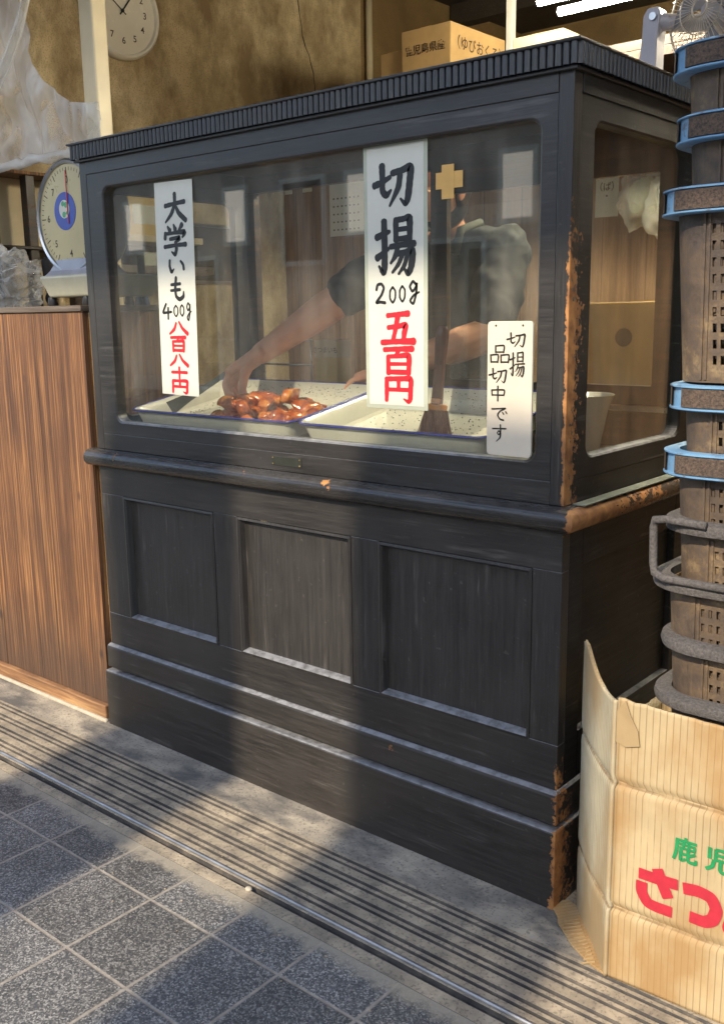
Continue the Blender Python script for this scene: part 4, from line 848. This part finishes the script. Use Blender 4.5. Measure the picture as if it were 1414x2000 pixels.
b = MB(); path = [(-2.05, 0.235, 2.33), (-2.07, 0.23, 2.24), (-2.13, 0.225, 2.14), (-2.21, 0.22, 2.05), (-2.32, 0.22, 1.97), (-2.45, 0.22, 1.92)]
b.tube(path, [0.010, 0.013, 0.016, 0.018, 0.022, 0.03], 10); obj('rolled_edge', b, M_film, t, smooth=True)
t = thing('storage_shelf', 'dark timber wall shelf with pale backing left of the scale', 'shelf', (-2.5, 0.45, 0))
b = MB()
for yy in (0.27, 0.425, 0.60): b.box(-2.49, -2.45, yy - 0.018, yy + 0.018, 1.0, 1.75)
obj('upright', b, M_inside, t, bevel=0.002)
for z in (1.49, 1.25, 1.755): b = MB(); b.box(-2.575, -2.44, 0.252, 0.62, z - 0.012, z); obj('board', b, M_inside if z < 1.7 else M_counter, t, bevel=0.002)
b = MB(); b.box(-2.598, -2.576, 0.252, 0.62, 1.0, 1.76); obj('backing', b, M_carton_pale, t)
b = MB(); rnd = random.Random(8)
bm = b.bm; bmesh.ops.create_icosphere(bm, subdivisions=5, radius=1)
for v in bm.verts: v.co = Vector((v.co.x * 0.10, v.co.y * 0.12, v.co.z * 0.12)) * (1 + 0.3 * mnoise.noise(v.co * 2.2) + 0.30 * (1 - abs(mnoise.noise(v.co * 3.5))) ** 4)
bm.transform(Matrix.Translation((-2.30, 0.20, 1.352)) @ Matrix.Diagonal((0.95, 0.95, 0.82, 1))); tag(obj('plastic_bag', b, M_film, smooth=True), 'crumpled clear plastic bag lying on the counter behind the scale', 'plastic bag')
b = MB(); b.capsule((-2.40, 0.44, 1.43), 0.022, (-2.40, 0.45, 1.34), 0.026); b.capsule((-2.40, 0.47, 1.41), 0.018, (-2.40, 0.48, 1.36), 0.016); b.ball((-2.40, 0.445, 1.30), 0.022, 0.022, 0.026); o = tag(obj('oven_glove', b, M_shirt), 'black glove hanging from the timber shelf', 'glove'); voxel(o, 0.004, 4)
t = thing('yellow_box', 'yellow box with a white paper notice on the left wall', 'box', (-2.5, 0.95, 1.5))
b = MB(); b.box(-2.598, -2.46, 0.80, 1.12, 1.552, 1.74); obj('box_body', b, M_yellow_carton, t, bevel=0.003)
b = MB(); b.box(-2.459, -2.4575, 0.885, 1.085, 1.60, 1.675); nt = obj('notice', b, M_paper, t)
printed('notice_print', '・ ・\n‥ ‥', M_dark_print, nt, plane_M((-2.457, 0.985, 1.637), (0, -1, 0), (0, 0, 1)) @ Matrix.Rotation(math.pi, 4, 'Y') @ Matrix.Translation((0, 0, -0.0006)), 0.035)
b = MB(); b.box(-2.597, -2.40, 0.72, 1.2, 1.525, 1.551); tag(obj('shelf_board', b, M_carton_pale, bevel=0.002), 'pale shelf board under the yellow box', 'shelf')
b = MB(); b.box(-2.597, -2.36, 0.68, 1.22, 1.40, 1.43); tag(obj('shelf_board', b, M_steel, bevel=0.002), 'steel shelf lower on the wall below the yellow box', 'shelf')
b = MB(); b.box(-2.55, -2.42, 0.90, 1.06, 1.4305, 1.485); tag(obj('paper_stack', b, M_paper, bevel=0.002), 'stack of white wrapping paper on the steel shelf', 'paper')
b = MB(); b.lathe([(0.05, 0), (0.052, 0.005), (0.055, 0.07), (0.045, 0.085)], Matrix.Translation((-2.47, 0.80, 1.4305)), 24); tag(obj('black_tin', b, M_blackplastic, smooth=40), 'black tin on the steel shelf beside the paper stack', 'tin')
t = thing('hanging_towel', 'navy blue towel hanging from a hook inside the glass', 'towel', (-2.09, 0.62, 1.33))
b = MB(); rows = []
for i in range(16):
    v = i / 15; rows.append([(-2.085 + (0.012 + 0.062 * v ** 0.5) * (j / 10 * 2 - 1) + 0.015 * v, 0.62 + 0.022 * math.sin(j * 1.9 + v * 1.2) * (0.3 + v), 1.335 - 0.37 * v) for j in range(11)])
b.loft(rows, False); o = obj('cloth', b, M_towel, t, smooth=True); s_ = o.modifiers.new('solid', 'SOLIDIFY'); s_.thickness = 0.008
b = MB(); b.ball((-2.075, 0.60, 1.325), 0.016, 0.014, 0.016); obj('hook_knob', b, M_enamel, t, smooth=True)
b = MB(); b.tube([(-2.13, 0.66, 0.0), (-2.13, 0.66, 1.45)], 0.014, 10); b.tube([(-2.13, 0.66, 1.34), (-2.075, 0.602, 1.33)], 0.006, 8); obj('stand', b, M_darksteel, t, smooth=True)
b = MB(); b.lathe([(0.06, 0), (0.062, 0.01), (0.062, 0.28), (0.05, 0.30), (0.02, 0.31)], Matrix.Translation((-1.72, 0.40, 0.87)), 28); 
tag(obj('red_canister', b, simple('red_brown_canister', (0.22, 0.05, 0.025), 0.35, 0.2, 12), smooth=40), 'red brown canister standing at the left beside the cabinet glass', 'canister')
b = MB(); b.box(-1.95, -1.55, 0.33, 0.50, 0, 0.8695); tag(obj('side_stand', b, M_inside, bevel=0.003), 'low dark stand carrying the red brown canister', 'stand')

# wall clock
t = thing('wall_clock', 'round white wall clock on the stained concrete wall', 'clock', (-2.58, 0.972, 2.435))
KM = plane_M((-2.5995, 0.972, 2.435), (0, 1, 0), (0, 0, 1))
b = MB(); b.lathe([(0.180, 0.0), (0.183, 0.02), (0.181, 0.042), (0.173, 0.050), (0.165, 0.048), (0.160, 0.034)], KM, 64, True); obj('case', b, M_white_paint, t, smooth=40)
b = MB(); b.lathe([(0.1605, 0.0345), (0.1605, 0.0352)], KM, 64); df = obj('clock_face', b, simple('ivory_clock_face', (0.86, 0.82, 0.70), 0.25, 0.04), t)
for k in range(1, 13):
    a = R(90 - 30 * k); printed('numeral', str(k), M_dark_print, df, KM @ Matrix.Translation((0.112 * math.cos(a), 0.112 * math.sin(a), 0.0358)), 0.036)
for a, L_, w_ in ((-215, 0.105, 0.003), (52, 0.07, 0.0045)):
    b = MB(); b.box(-0.02, L_, -w_ / 1.6, w_ / 1.6, 0.038, 0.0395, KM @ Matrix.Rotation(R(a), 4, 'Z')); obj('clock_hand', b, M_ink, t)
b = MB(); b.lathe([(0.007, 0.036), (0.007, 0.042)], KM, 16); obj('hub', b, M_ink, t)
b = MB(); b.tube([(-2.585, 2.55, 1.0), (-2.585, 2.55, 2.84)], 0.018, 12); tag(obj('conduit_pipe', b, M_cream, smooth=True), 'thin cream conduit running up the corner of the concrete wall', 'pipe')
b = MB(); b.box(-1.408, -1.378, 2.0, 2.03, 2.051, 2.946); tag(obj('hanging_rod', b, M_white_paint, bevel=0.003), 'pale rod dropping from the ceiling right of the brown carton', 'rod')

# partition behind the person, notices, cartons, bags
b = MB(); b.box(-2.595, 1.2, 1.90, 1.93, 0, 2.02); tag(obj('wood_partition', b, M_wallwood), 'brown board partition behind the person', 'partition')
b = MB(); b.box(-2.3, 1.1, 1.40, 1.899, 2.02, 2.05); b.box(-2.3, 1.1, 1.40, 1.42, 1.99, 2.0195); tag(obj('overhead_shelf', b, M_inside, bevel=0.002), 'dark overhead shelf carrying cartons above the partition', 'shelf')
t = thing('calendar', 'white wall calendar left of the person on the partition', 'calendar', (-2.19, 1.89, 1.59))
b = MB(); b.box(-2.297, -2.09, 1.8965, 1.8995, 1.585, 1.835); obj('sheet', b, M_paper, t)
b = MB()
for r_ in range(5):
    for c_ in range(7): b.box(-2.275 + c_ * 0.025, -2.266 + c_ * 0.025, 1.8955, 1.8962, 1.61 + r_ * 0.035, 1.617 + r_ * 0.035)
obj('calendar_dates', b, M_dark_print, t)
for x0, x1, z0, z1, lab in ((-2.59, -2.54, 1.80, 1.97, 'narrow blank paper strip nearest the concrete wall on the partition'), (-2.47, -2.41, 1.80, 1.97, 'narrow blank paper strip pinned left of the calendar')):
    b = MB(); b.box(x0, x1, 1.897, 1.8995, z0, z1); tag(obj('paper_strip', b, M_paper), lab, 'paper', 'paper strips on the partition')
t = thing('wall_poster', 'small green edged poster high on the concrete wall', 'poster', (-2.59, 1.4, 1.8))
b = MB(); b.box(-2.599, -2.596, 1.33, 1.46, 1.76, 1.86); obj('poster_sheet', b, M_paper, t)
b = MB(); b.box(-2.5955, -2.594, 1.33, 1.46, 1.795, 1.81); obj('poster_band', b, M_green_logo, t)
t = thing('picture_frame', 'pale metal frame on the wall between the posters and the shelf', 'frame', (-2.59, 1.45, 1.5))
b = MB(); frame_plate(b, (-2.59, 0, 0), (0, 1, 0), (0, 0, 1), (1, 0, 0), (1.28, 1.58, 1.37, 1.635), (1.295, 1.565, 1.385, 1.62), 0.004, 0.008, 4); obj('moulding', b, M_steel, t)
b = MB(); b.box(-2.598, -2.5905, 1.29, 1.57, 1.38, 1.625); obj('picture', b, M_ceiling, t)
t = thing('paper_note', 'handwritten white note pinned on the boards at the right', 'note', (-0.885, 1.89, 1.6))
b = MB(); b.box(-0.932, -0.838, 1.897, 1.8995, 1.574, 1.732); obj('sheet', b, M_paper, t)
printed('note_writing', '（ば）\n・', M_dark_print, t, plane_M((-0.885, 1.8962, 1.665), (1, 0, 0), (0, 0, 1)), 0.034)
def crumple(name, c, r, lab, seed):
    bm = bmesh.new(); bmesh.ops.create_icosphere(bm, subdivisions=4, radius=1)
    for v in bm.verts:
        q = v.co.copy(); v.co = Vector((q.x * r[0], q.y * r[1], q.z * r[2])) * (1 + 0.3 * mnoise.noise(q * 1.8 + Vector((seed, 0, 0))) + 0.25 * abs(mnoise.noise(q * 4.5 + Vector((0, seed, 0)))))
    bm.transform(Matrix.Translation(c)); return tag(obj(name, bm, M_film, smooth=True), lab, 'plastic bag')
M_baggreen = simple('pale_green_wrapping', (0.30, 0.33, 0.22), 0.4, 0.4, 18)
for i, (c, r, lab) in enumerate((((-0.70, 1.80, 1.63), (0.09, 0.06, 0.10), 'clear bag of pale wrappers hanging right of the paper note'), ((-0.56, 1.78, 1.58), (0.10, 0.07, 0.13), 'second clear bag of wrappers hanging farther right of the paper note'))): crumple('plastic_bag', c, r, lab, 3 + i * 7)
for i, (c, r, lab) in enumerate((((-0.69, 1.80, 1.62), (0.055, 0.035, 0.065), 'pale green folded wrappers inside the bag next to the paper note'), ((-0.55, 1.78, 1.57), (0.06, 0.04, 0.08), 'pale green folded wrappers inside the farther hanging bag'))):
    o = crumple('wrapper_bundle', c, r, lab, 20 + i * 5); o['category'] = 'wrapper'; o.data.materials[0] = M_baggreen
def carton(name, lab, x0, x1, y0, y1, z0, z1, mat, parts):
    t = thing(name, lab, 'cardboard box', ((x0 + x1) / 2, (y0 + y1) / 2, z0)); b = MB(); b.box(x0, x1, y0, y1, z0, z1); obj('box_body', b, mat, t, bevel=0.003)
    b = MB(); xm = (x0 + x1) / 2; b.box(xm - 0.025, xm + 0.025, y0 + 0.002, y1 - 0.002, z1 + 0.0003, z1 + 0.0009); obj('packing_tape', b, M_tape, t)
    for txt, O_, ux, size in parts: printed('printed_lettering', txt, M_dark_print, t, plane_M(O_, ux, (0, 0, 1)), size)
    return t
carton('carton', 'brown carton with printed lettering on the overhead shelf', -1.556, -1.328, 1.50, 1.87, 2.0505, 2.272, M_carton, [('鹿児島県産', (-1.445, 1.4985, 2.195), (1, 0, 0), 0.038), ('（ゆびおくろ）', (-1.3265, 1.69, 2.205), (0, 1, 0), 0.052)])
carton('carton', 'small plain carton left of the lettered one on the overhead shelf', -1.675, -1.5565, 1.52, 1.80, 2.0505, 2.216, M_carton, [])
carton('carton', 'flat pale carton lying at the right on the overhead shelf', -1.06, -0.864, 1.50, 1.80, 2.0505, 2.163, M_carton_pale, [])
carton('carton', 'large carton with a dark round print standing behind the cabinet', -0.66, -0.255, 1.28, 1.62, 0.862, 1.25, M_carton, [('●', (-0.50, 1.2785, 1.135), (1, 0, 0), 0.075)])
carton('carton', 'plain carton on the floor under the large round-print carton', -0.68, -0.235, 1.27, 1.64, 0.0, 0.8605, M_carton, [])

# fluorescent lamp, fan, bag on cabinet
t = thing('fluorescent_lamp', 'twin tube fluorescent lamp lit under the dark ceiling', 'lamp', (-0.25, 1.25, 2.9))
for yy, zz_, x0 in ((1.225, 2.172, -0.800), (1.275, 2.145, -0.755)):
    b = MB(); b.tube([(x0, yy, zz_), (x0 + 1.16, yy, zz_)], 0.0125, 14); obj('tube', b, M_lamp, t, smooth=True)
b = MB(); b.box(-0.70, 0.36, 1.225, 1.275, 2.27, 2.30); b.box(0.41, 0.425, 1.205, 1.295, 2.12, 2.29); b.box(0.36, 0.425, 1.225, 1.275, 2.2705, 2.2995)
for xx in (-0.6, 0.2): b.box(xx - 0.005, xx + 0.005, 1.245, 1.255, 2.30, 2.949)
obj('fixture', b, M_white_paint, t)
t = thing('electric_fan', 'small grey clip fan with wire cage on top of the cabinet', 'fan', (-0.06, 0.5, 1.695))
FC = Vector((0.045, 0.50, 1.832)); ax = Vector((-0.25, -0.95, 0.05)).normalized(); FM = Matrix.Translation(FC) @ ax.to_track_quat('Z', 'Y').to_matrix().to_4x4()
b = MB(); NW = 44; Rf = 0.106
for k in range(NW):
    a = 2 * math.pi * k / NW
    pf = [(0.018, 0.045), (0.05, 0.042), (0.088, 0.030), (Rf, 0.0), (0.090, -0.028), (0.05, -0.040), (0.022, -0.042)]
    b.tube([FM @ Vector((r_ * math.cos(a + (Rf - r_) * 3), r_ * math.sin(a + (Rf - r_) * 3), z_)) for r_, z_ in pf], 0.0009, 4)
for r_, z_, q in ((Rf, 0, 0.0026), (0.018, 0.045, 0.002), (0.05, 0.042, 0.0012), (0.05, -0.04, 0.0012)):
    b.tube([FM @ Vector((r_ * math.cos(k * math.pi / 20), r_ * math.sin(k * math.pi / 20), z_)) for k in range(41)], q, 6, False)
obj('wire_cage', b, simple('cage_wire', (0.42, 0.37, 0.29), 0.4, 0.1, 20, metal=0.4), t)
b = MB()
for k in range(3):
    a0 = k * 2 * math.pi / 3 + 0.4; rows = []
    for i in range(7):
        r_ = 0.018 + 0.072 * i / 6; rows.append([FM @ Vector((r_ * math.cos(a0 + w_ * (0.35 + 0.75 * i / 6)), r_ * math.sin(a0 + w_ * (0.35 + 0.75 * i / 6)), 0.016 * w_)) for w_ in (-0.8, -0.3, 0.3, 0.8)])
    b.loft(rows, False)
o = obj('blades', b, simple('smoke_blade', (0.20, 0.20, 0.22), 0.25, 0.1, 20), t, smooth=True); s_ = o.modifiers.new('solid', 'SOLIDIFY'); s_.thickness = 0.002
b = MB(); b.lathe([(0.016, 0.02), (0.022, 0.012), (0.022, -0.03), (0.034, -0.045), (0.034, -0.085), (0.026, -0.095)], FM, 24); obj('motor', b, M_grayplastic, t, smooth=40)
b = MB(); mo = FM @ Vector((0, 0, -0.07)); b.capsule((-0.088, 0.515, 1.842), 0.017, (-0.02, 0.55, 1.832), 0.018); b.capsule((-0.02, 0.55, 1.832), 0.018, mo, 0.02); obj('arm', b, M_grayplastic, t, smooth=True)
b = MB(); b.loft([[( -0.098 + s1 * w_ + sh, 0.52 + s2 * 0.022, z) for s1, s2 in ((-1, -1), (1, -1), (1, 1), (-1, 1))] for z, w_, sh in ((1.70, 0.030, 0.0), (1.73, 0.022, 0.0), (1.80, 0.018, 0.004), (1.852, 0.020, 0.008), (1.868, 0.012, 0.010))], True, True); b.box(-0.14, -0.02, 0.47, 0.57, 1.695, 1.702); obj('clamp_stand', b, M_grayplastic, t, bevel=0.004)
b = MB(); b.lathe([(0.008, 0.0), (0.008, 0.006)], plane_M((-0.085, 0.4975, 1.848), (1, 0, 0), (0, 0, 1)), 14); obj('pivot_screw', b, M_steel, t)
bm = bmesh.new(); bmesh.ops.create_icosphere(bm, subdivisions=4, radius=1)
for v in bm.verts: q = v.co.copy(); v.co = Vector((q.x * 0.045, q.y * 0.05, q.z * 0.05)) * (1 + 0.3 * mnoise.noise(q * 2)); v.co.z = max(v.co.z, -0.040)
bm.transform(Matrix.Translation((-0.175, 0.52, 1.735))); tag(obj('paper_bundle', bm, M_paper, smooth=True), 'crumpled white paper bundle beside the fan on the cabinet top', 'paper')

# ------------------------------------------------------------------ basket stack
BX0, BX1, BY0, BY1, BH = 0.225, 0.735, -0.065, 0.335, 0.292
def rr_path(x0, x1, y0, y1, r, step):
    pts = []
    def line(a, c):
        n = max(1, int(round(math.dist(a, c) / step)))
        for i in range(n): pts.append((a[0] + (c[0] - a[0]) * i / n, a[1] + (c[1] - a[1]) * i / n))
    def arc(cx, cy, a0):
        n = max(4, int(r * 1.57 / step))
        for i in range(n): pts.append((cx + r * math.cos(R(a0 + 90 * i / n)), cy + r * math.sin(R(a0 + 90 * i / n))))
    line((x0 + r, y0), (x1 - r, y0)); arc(x1 - r, y0 + r, 270); line((x1, y0 + r), (x1, y1 - r)); arc(x1 - r, y1 - r, 0)
    line((x1 - r, y1), (x0 + r, y1)); arc(x0 + r, y1 - r, 90); line((x0, y1 - r), (x0, y0 + r)); arc(x0 + r, y0 + r, 180)
    return pts
def basket_body():
    bm = bmesh.new(); step = 0.0068; base = rr_path(BX0, BX1, BY0, BY1, 0.062, step); n = len(base); cx, cy = (BX0 + BX1) / 2, (BY0 + BY1) / 2
    zs = []; z = -BH
    rows = [(-BH, False)]
    zz = -BH + 0.03
    while zz < -0.03:
        rows.append((zz, True)); rows.append((zz + 0.0145, False)); zz += 0.0262
    rows.append((-0.004, False)); rings = []
    for z, _ in rows:
        k = 0.016 * (-z / BH); ring = []
        for x, y in base: ring.append(bm.verts.new((x + (cx - x) / abs(BX1 - cx) * k, y + (cy - y) / abs(BY1 - cy) * k, z)))
        rings.append(ring)
    for i in range(len(rows) - 1):
        for j in range(n):
            x, y = base[j]; corner = (min(abs(x - BX0), abs(x - BX1)) < 0.066 and min(abs(y - BY0), abs(y - BY1)) < 0.066)
            if rows[i][1] and not corner and j % 2 == 0: continue
            bm.faces.new((rings[i][j], rings[i][(j + 1) % n], rings[i + 1][(j + 1) % n], rings[i + 1][j]))
    bm.faces.new(rings[0][::-1])
    for xr, sgn in ((BX0 + 0.064, 1), (BX0 + 0.072, 1)):   # vertical ribs beside the corner
        for s2, yy in ((-1, BY0),):
            mb = MB(); k = 0.016
            mb.box(xr, xr + 0.004, yy - 0.003, yy, -BH + 0.005, -0.02, Matrix(((1, 0, 0, 0), (0, 1, -0.055, 0), (0, 0, 1, 0), (0, 0, 0, 1))))
            me = bpy.data.meshes.new('tmp'); mb.bm.to_mesh(me); bm.from_mesh(me); bpy.data.meshes.remove(me)
    return bm
def ring_profile(prof, r0=0.062, step=0.016):
    b = MB(); rings = []
    for off, z in prof: rings.append([(x, y, z) for x, y in rr_path(BX0 - off, BX1 + off, BY0 - off, BY1 + off, r0 + off, step)])
    m = min(len(r) for r in rings)
    # resample every ring to the same count
    def res(r):
        L = [0]; rr_ = r + [r[0]]
        for a, c in zip(rr_, rr_[1:]): L.append(L[-1] + math.dist(a, c))
        out = []
        for i in range(160):
            t_ = L[-1] * i / 160; k = max(j for j in range(len(L)) if L[j] <= t_); k = min(k, len(r) - 1); f = (t_ - L[k]) / max(1e-9, L[k + 1] - L[k]); a, c = rr_[k], rr_[k + 1]; out.append(tuple(p_ + (q_ - p_) * f for p_, q_ in zip(a, c)))
        return out
    b.loft([res(r) for r in rings] + [res(rings[0])], True); return b
def basket(kind, label, loc, tilt=0):
    t = thing('basket', label, 'basket', (0, 0, 0), 'stacked plastic harvest baskets')
    global _body
    if _body is None: _body = obj('basket_body', basket_body(), M_basket, t); s_ = _body.modifiers.new('solid', 'SOLIDIFY'); s_.thickness = 0.0028; s_.offset = -1
    else:
        c = _body.copy(); COL.objects.link(c); c.parent = t
    if kind == 'grey':
        a = [(0.001, -0.004), (0.018, -0.010), (0.0275, -0.009), (0.030, 0.000), (0.0275, 0.009), (0.018, 0.012), (0.0, 0.012)]; obj('rim', ring_profile(a), M_grey_rim, t, smooth=50)
    else:
        a = [(0.0, -0.021), (0.024, -0.021), (0.026, -0.0195), (0.026, -0.0172), (0.0205, -0.0162), (0.0205, 0.0162), (0.026, 0.0172), (0.026, 0.0195), (0.022, 0.021), (0.0, 0.021)]; rm = obj('rim', ring_profile(a), M_blue_plastic, t, smooth=25)
        b = ring_profile([(0.0222, -0.0158), (0.0248, -0.0150), (0.0248, 0.0150), (0.0222, 0.0158)])   # dirt caked in the rim channel, clean at the corner
        dead = [f for f in b.bm.faces if f.calc_center_median().x < BX0 + 0.022 and f.calc_center_median().y < BY0 + 0.016]
        bmesh.ops.delete(b.bm, geom=dead, context='FACES')
        obj('rim_recess', b, M_rim_dirt, rm, smooth=40)
    t.location = loc; t.rotation_euler.z = tilt; return t
_body = None
LV = [(1.612, 'blue', 'blue rimmed basket on the very top of the stack', 0.0), (1.506, 'blue', 'blue rimmed basket second from the top of the stack', 0.01), (1.396, 'blue', 'blue rimmed basket third from the top, its slotted side fully showing', -0.008),
      (1.080, 'blue', 'blue rimmed basket just under the tall slotted gap of the stack', 0.012), (0.968, 'blue', 'lowest blue rimmed basket, above the grey rims', -0.006),
      (0.861, 'grey', 'topmost grey rimmed basket, with a loop handle at its corner', 0.006), (0.757, 'grey', 'second grey rimmed basket, below the loop handle', -0.012), (0.650, 'grey', 'third grey rimmed basket, above the cardboard box', 0.008), (0.546, 'grey', 'lowest visible grey rimmed basket, sunk in the cardboard box mouth', 0.0)]
for i, (z, k, lab, sh) in enumerate(LV):
    t = basket(k, lab, (sh + (0.012 if z < 1.0 else 0) - (0.008 if z > 1.39 else 0), 0.0, z))
    if lab.startswith('topmost grey'):
        b = MB(); x, y = BX0 - 0.026, BY0 - 0.022
        b.tube([(x + 0.10, y - 0.012, 0.012), (x + 0.03, y - 0.008, 0.014), (x + 0.004, y + 0.006, 0.008), (x, y + 0.010, -0.006), (x + 0.002, y + 0.010, -0.070), (x + 0.008, y + 0.004, -0.086), (x + 0.03, y - 0.008, -0.090), (x + 0.16, y - 0.012, -0.090)], [0.007] * 8, 10)
        o = obj('loop_handle', b, M_grey_rim, t, smooth=True); o.location = (0, 0, 0)
b = MB(); b.box(0.29, 0.68, -0.01, 0.27, 0.0045, 0.252); tag(obj('packing_block', b, M_card_torn, bevel=0.004), 'cardboard packing under the baskets inside the box', 'packing')

# ------------------------------------------------------------------ cardboard box round the baskets
t = thing('cardboard_box', 'tall worn cardboard box with green and red lettering holding the baskets', 'cardboard box', (0.45, 0.05, 0))
def wall_strip(name, mat, p0, p1, top, bot=lambda u: 0.004, bulge=0.0, n=26, m=14, th_=0.005):
    p0, p1 = Vector((*p0, 0)), Vector((*p1, 0)); d_ = p1 - p0; nr = Vector((d_.y, -d_.x, 0)).normalized(); b = MB(); rows = []
    for i in range(n + 1):
        u = i / n; z1 = top(u); z0 = bot(u)
        rows.append([tuple(p0 + d_ * u + nr * (bulge * math.sin(math.pi * u) * math.sin(math.pi * min(1, v * 1.1)) + 0.0012 * mnoise.noise(Vector((u * 3 + p0.x * 20, v * 3, 2))) + crease(z0 + (z1 - z0) * v)) + Vector((0, 0, z0 + (z1 - z0) * v))) for v in [j / m for j in range(m + 1)]])
    b.loft(rows, False); o = obj(name, b, mat, t, smooth=35); s_ = o.modifiers.new('solid', 'SOLIDIFY'); s_.thickness = th_; s_.offset = -1; return o
def crease(z): return -0.006 * (math.exp(-((z - 0.396) / 0.007) ** 2) + math.exp(-((z - 0.150) / 0.007) ** 2))
A, B, C_, Dd, E_ = (0.050, 0.020), (0.196, -0.145), (0.80, -0.118), (0.80, 0.39), (0.055, 0.39)
jag = lambda u, k: 0.004 * mnoise.noise(Vector((u * 30, k, 0)))
wall_strip('front_wall', M_card, B, C_, lambda u: 0.556 + 0.012 * u - 0.014 * math.sin(u * 3.1) + jag(u, 1), n=60, m=90)
wall_strip('angled_wall', M_card_grey, A, B, lambda u: min(0.586, 0.598 - 0.046 * u - 0.026 * math.sin(math.pi * u) ** 0.9) + 1.4 * jag(u, 2), th_=0.007, bulge=0.006, n=30, m=90)
wall_strip('side_wall', M_card_grey, E_, A, lambda u: 0.36 + 0.228 * max(0.0, u * 2.2 - 1.2) ** 1.5 + jag(u, 3), n=40)
wall_strip('side_wall', M_card, C_, Dd, lambda u: 0.56 + jag(u, 4), n=20); wall_strip('rear_wall', M_card, Dd, E_, lambda u: 0.56 - 0.2 * u + jag(u, 5), n=20)
b = MB(); fl = [(0.052, 0.012), (0.022, 0.022), (-0.006, -0.008), (0.035, -0.045), (0.045, -0.062), (0.10, -0.108), (0.150, -0.135), (0.190, -0.148), (0.194, -0.140)]
b.prism([(x, y, 0.0045) for x, y in fl], (0, 0, 0.004)); fp = obj('bottom_flap', b, M_card, t, bevel=0.001)
b = MB(); dv = Vector((0.146, -0.165, 0)).normalized(); nv = Vector((-0.165, -0.146, 0)).normalized()
for k in range(13):
    p_ = Vector((0.055, 0.0, 0)) + dv * (0.035 + k * 0.011); l_ = 0.016 + 0.014 * math.sin(k * 0.5 + 0.6); b.tube([p_ + nv * 0.006 + Vector((0, 0, 0.0095)), p_ + nv * (0.012 + l_) + dv * 0.004 + Vector((0, 0, 0.0095))], 0.0020, 5)
obj('torn_fluting', b, M_card_torn, fp)
b = MB(); q = [Vector((*B, 0.535)), Vector((*B, 0.475)), Vector((0.215, -0.1462, 0.47)), Vector((0.240, -0.1452, 0.478)), Vector((0.236, -0.1454, 0.505)), Vector((0.222, -0.146, 0.53)), Vector((0.212, -0.1464, 0.556))]
b.prism([v + Vector((0, -0.003, 0)) for v in q], (0, 0.0015, 0)); obj('torn_patch', b, M_card_torn, t)
bn = Vector((C_[0] - B[0], C_[1] - B[1], 0)).normalized(); bx = lambda x: (x - B[0]) / bn.x
N_ = Vector((bn.y, -bn.x, 0))
O_ = Vector((*B, 0.60)) + N_ * 0.0022
write('green_lettering', M_green_print, t, O_, bn, (0, 0, -1), N_, [('鹿', bx(0.307), bx(0.349), 0.268, 0.314), ('児', bx(0.362), bx(0.404), 0.268, 0.314), ('島', bx(0.417), bx(0.459), 0.268, 0.314)], jitter=0.05, eps=0.0008, wk=1.3, flat=True)
write('red_lettering', M_red_print, t, O_, bn, (0, 0, -1), N_, [('さ', bx(0.250), bx(0.316), 0.345, 0.423), ('つ', bx(0.329), bx(0.392), 0.345, 0.423), ('ま', bx(0.398), bx(0.466), 0.345, 0.423), ('い', bx(0.474), bx(0.54), 0.345, 0.423), ('も', bx(0.548), bx(0.61), 0.345, 0.423)], jitter=0.05, eps=0.0008, wk=1.7, flat=True)

# ------------------------------------------------------------------ across the street: house, plus unseen pillars and beam added to cast shade bands
def blocker(x0, x1, y, h, lab):  # unseen shafts added to throw shade bands on cabinet and ground
    t = thing('shade_blocker', lab, 'blocker', ((x0 + x1) / 2, y, 0), 'added shade blockers across the street')
    b = MB(); b.box(x0, x1, y - 0.2, y + 0.2, 0, h); obj('shaft', b, M_blocker, t, bevel=0.02)
    b = MB(); b.box(x0 - 0.04, x1 + 0.04, y - 0.24, y + 0.24, 0.001, 0.35); obj('base', b, M_blocker, t, bevel=0.02)
PY = -6.2
sx_ = lambda x: x + math.tan(R(SUN_TILT)) * (-PY)
blocker(sx_(-1.47), sx_(-0.97), PY, 5.42, 'left added shade pillar across the street')
blocker(sx_(-0.53), sx_(0.07), PY, 5.42, 'right added shade pillar across the street')
b = MB(); b.box(-12, 9, PY - 0.15, PY + 0.15, 5.98, 8.2); b.box(-12, -11.6, PY - 0.16, PY + 0.16, 0, 5.979); b.box(8.6, 9, PY - 0.16, PY + 0.16, 0, 5.979)  # unseen beam added to keep the upper cabinet in shade
tag(obj('shade_beam', b, M_blocker), 'deep added shade beam spanning above the blockers across the street', 'beam')
t = thing('opposite_house', 'low plaster house with shop windows across the street', 'house', (-1.5, -9, 0))
b = MB(); b.box(-16, 12, -12, -9, 0, 4.0); obj('wall', b, M_facade, t)
b = MB(); b.box(-16.2, 12.2, -12.2, -8.6, 4.0, 4.2); obj('roof', b, M_ceiling, t)
for k in range(16):
    x = -14.6 + k * 1.25; wd = (0.75, 0.42, 0.95, 0.42)[k % 4]; z0, z1 = ((2.0, 3.1), (2.35, 3.1), (0.1, 2.1), (2.35, 3.1))[k % 4]
    b = MB(); b.box(x, x + wd, -9.0, -8.97, z0, z1); wf = obj('window', b, M_glowwin if k % 2 else M_inside, t)
    b = MB(); frame_plate(b, (0, -8.96, 0), (1, 0, 0), (0, 0, 1), (0, 1, 0), (x - 0.07, x + wd + 0.07, z0 - 0.07, z1 + 0.07), (x, x + wd, z0, z1), 0.01, 0.05, 4); obj('frame', b, M_white_paint, wf)
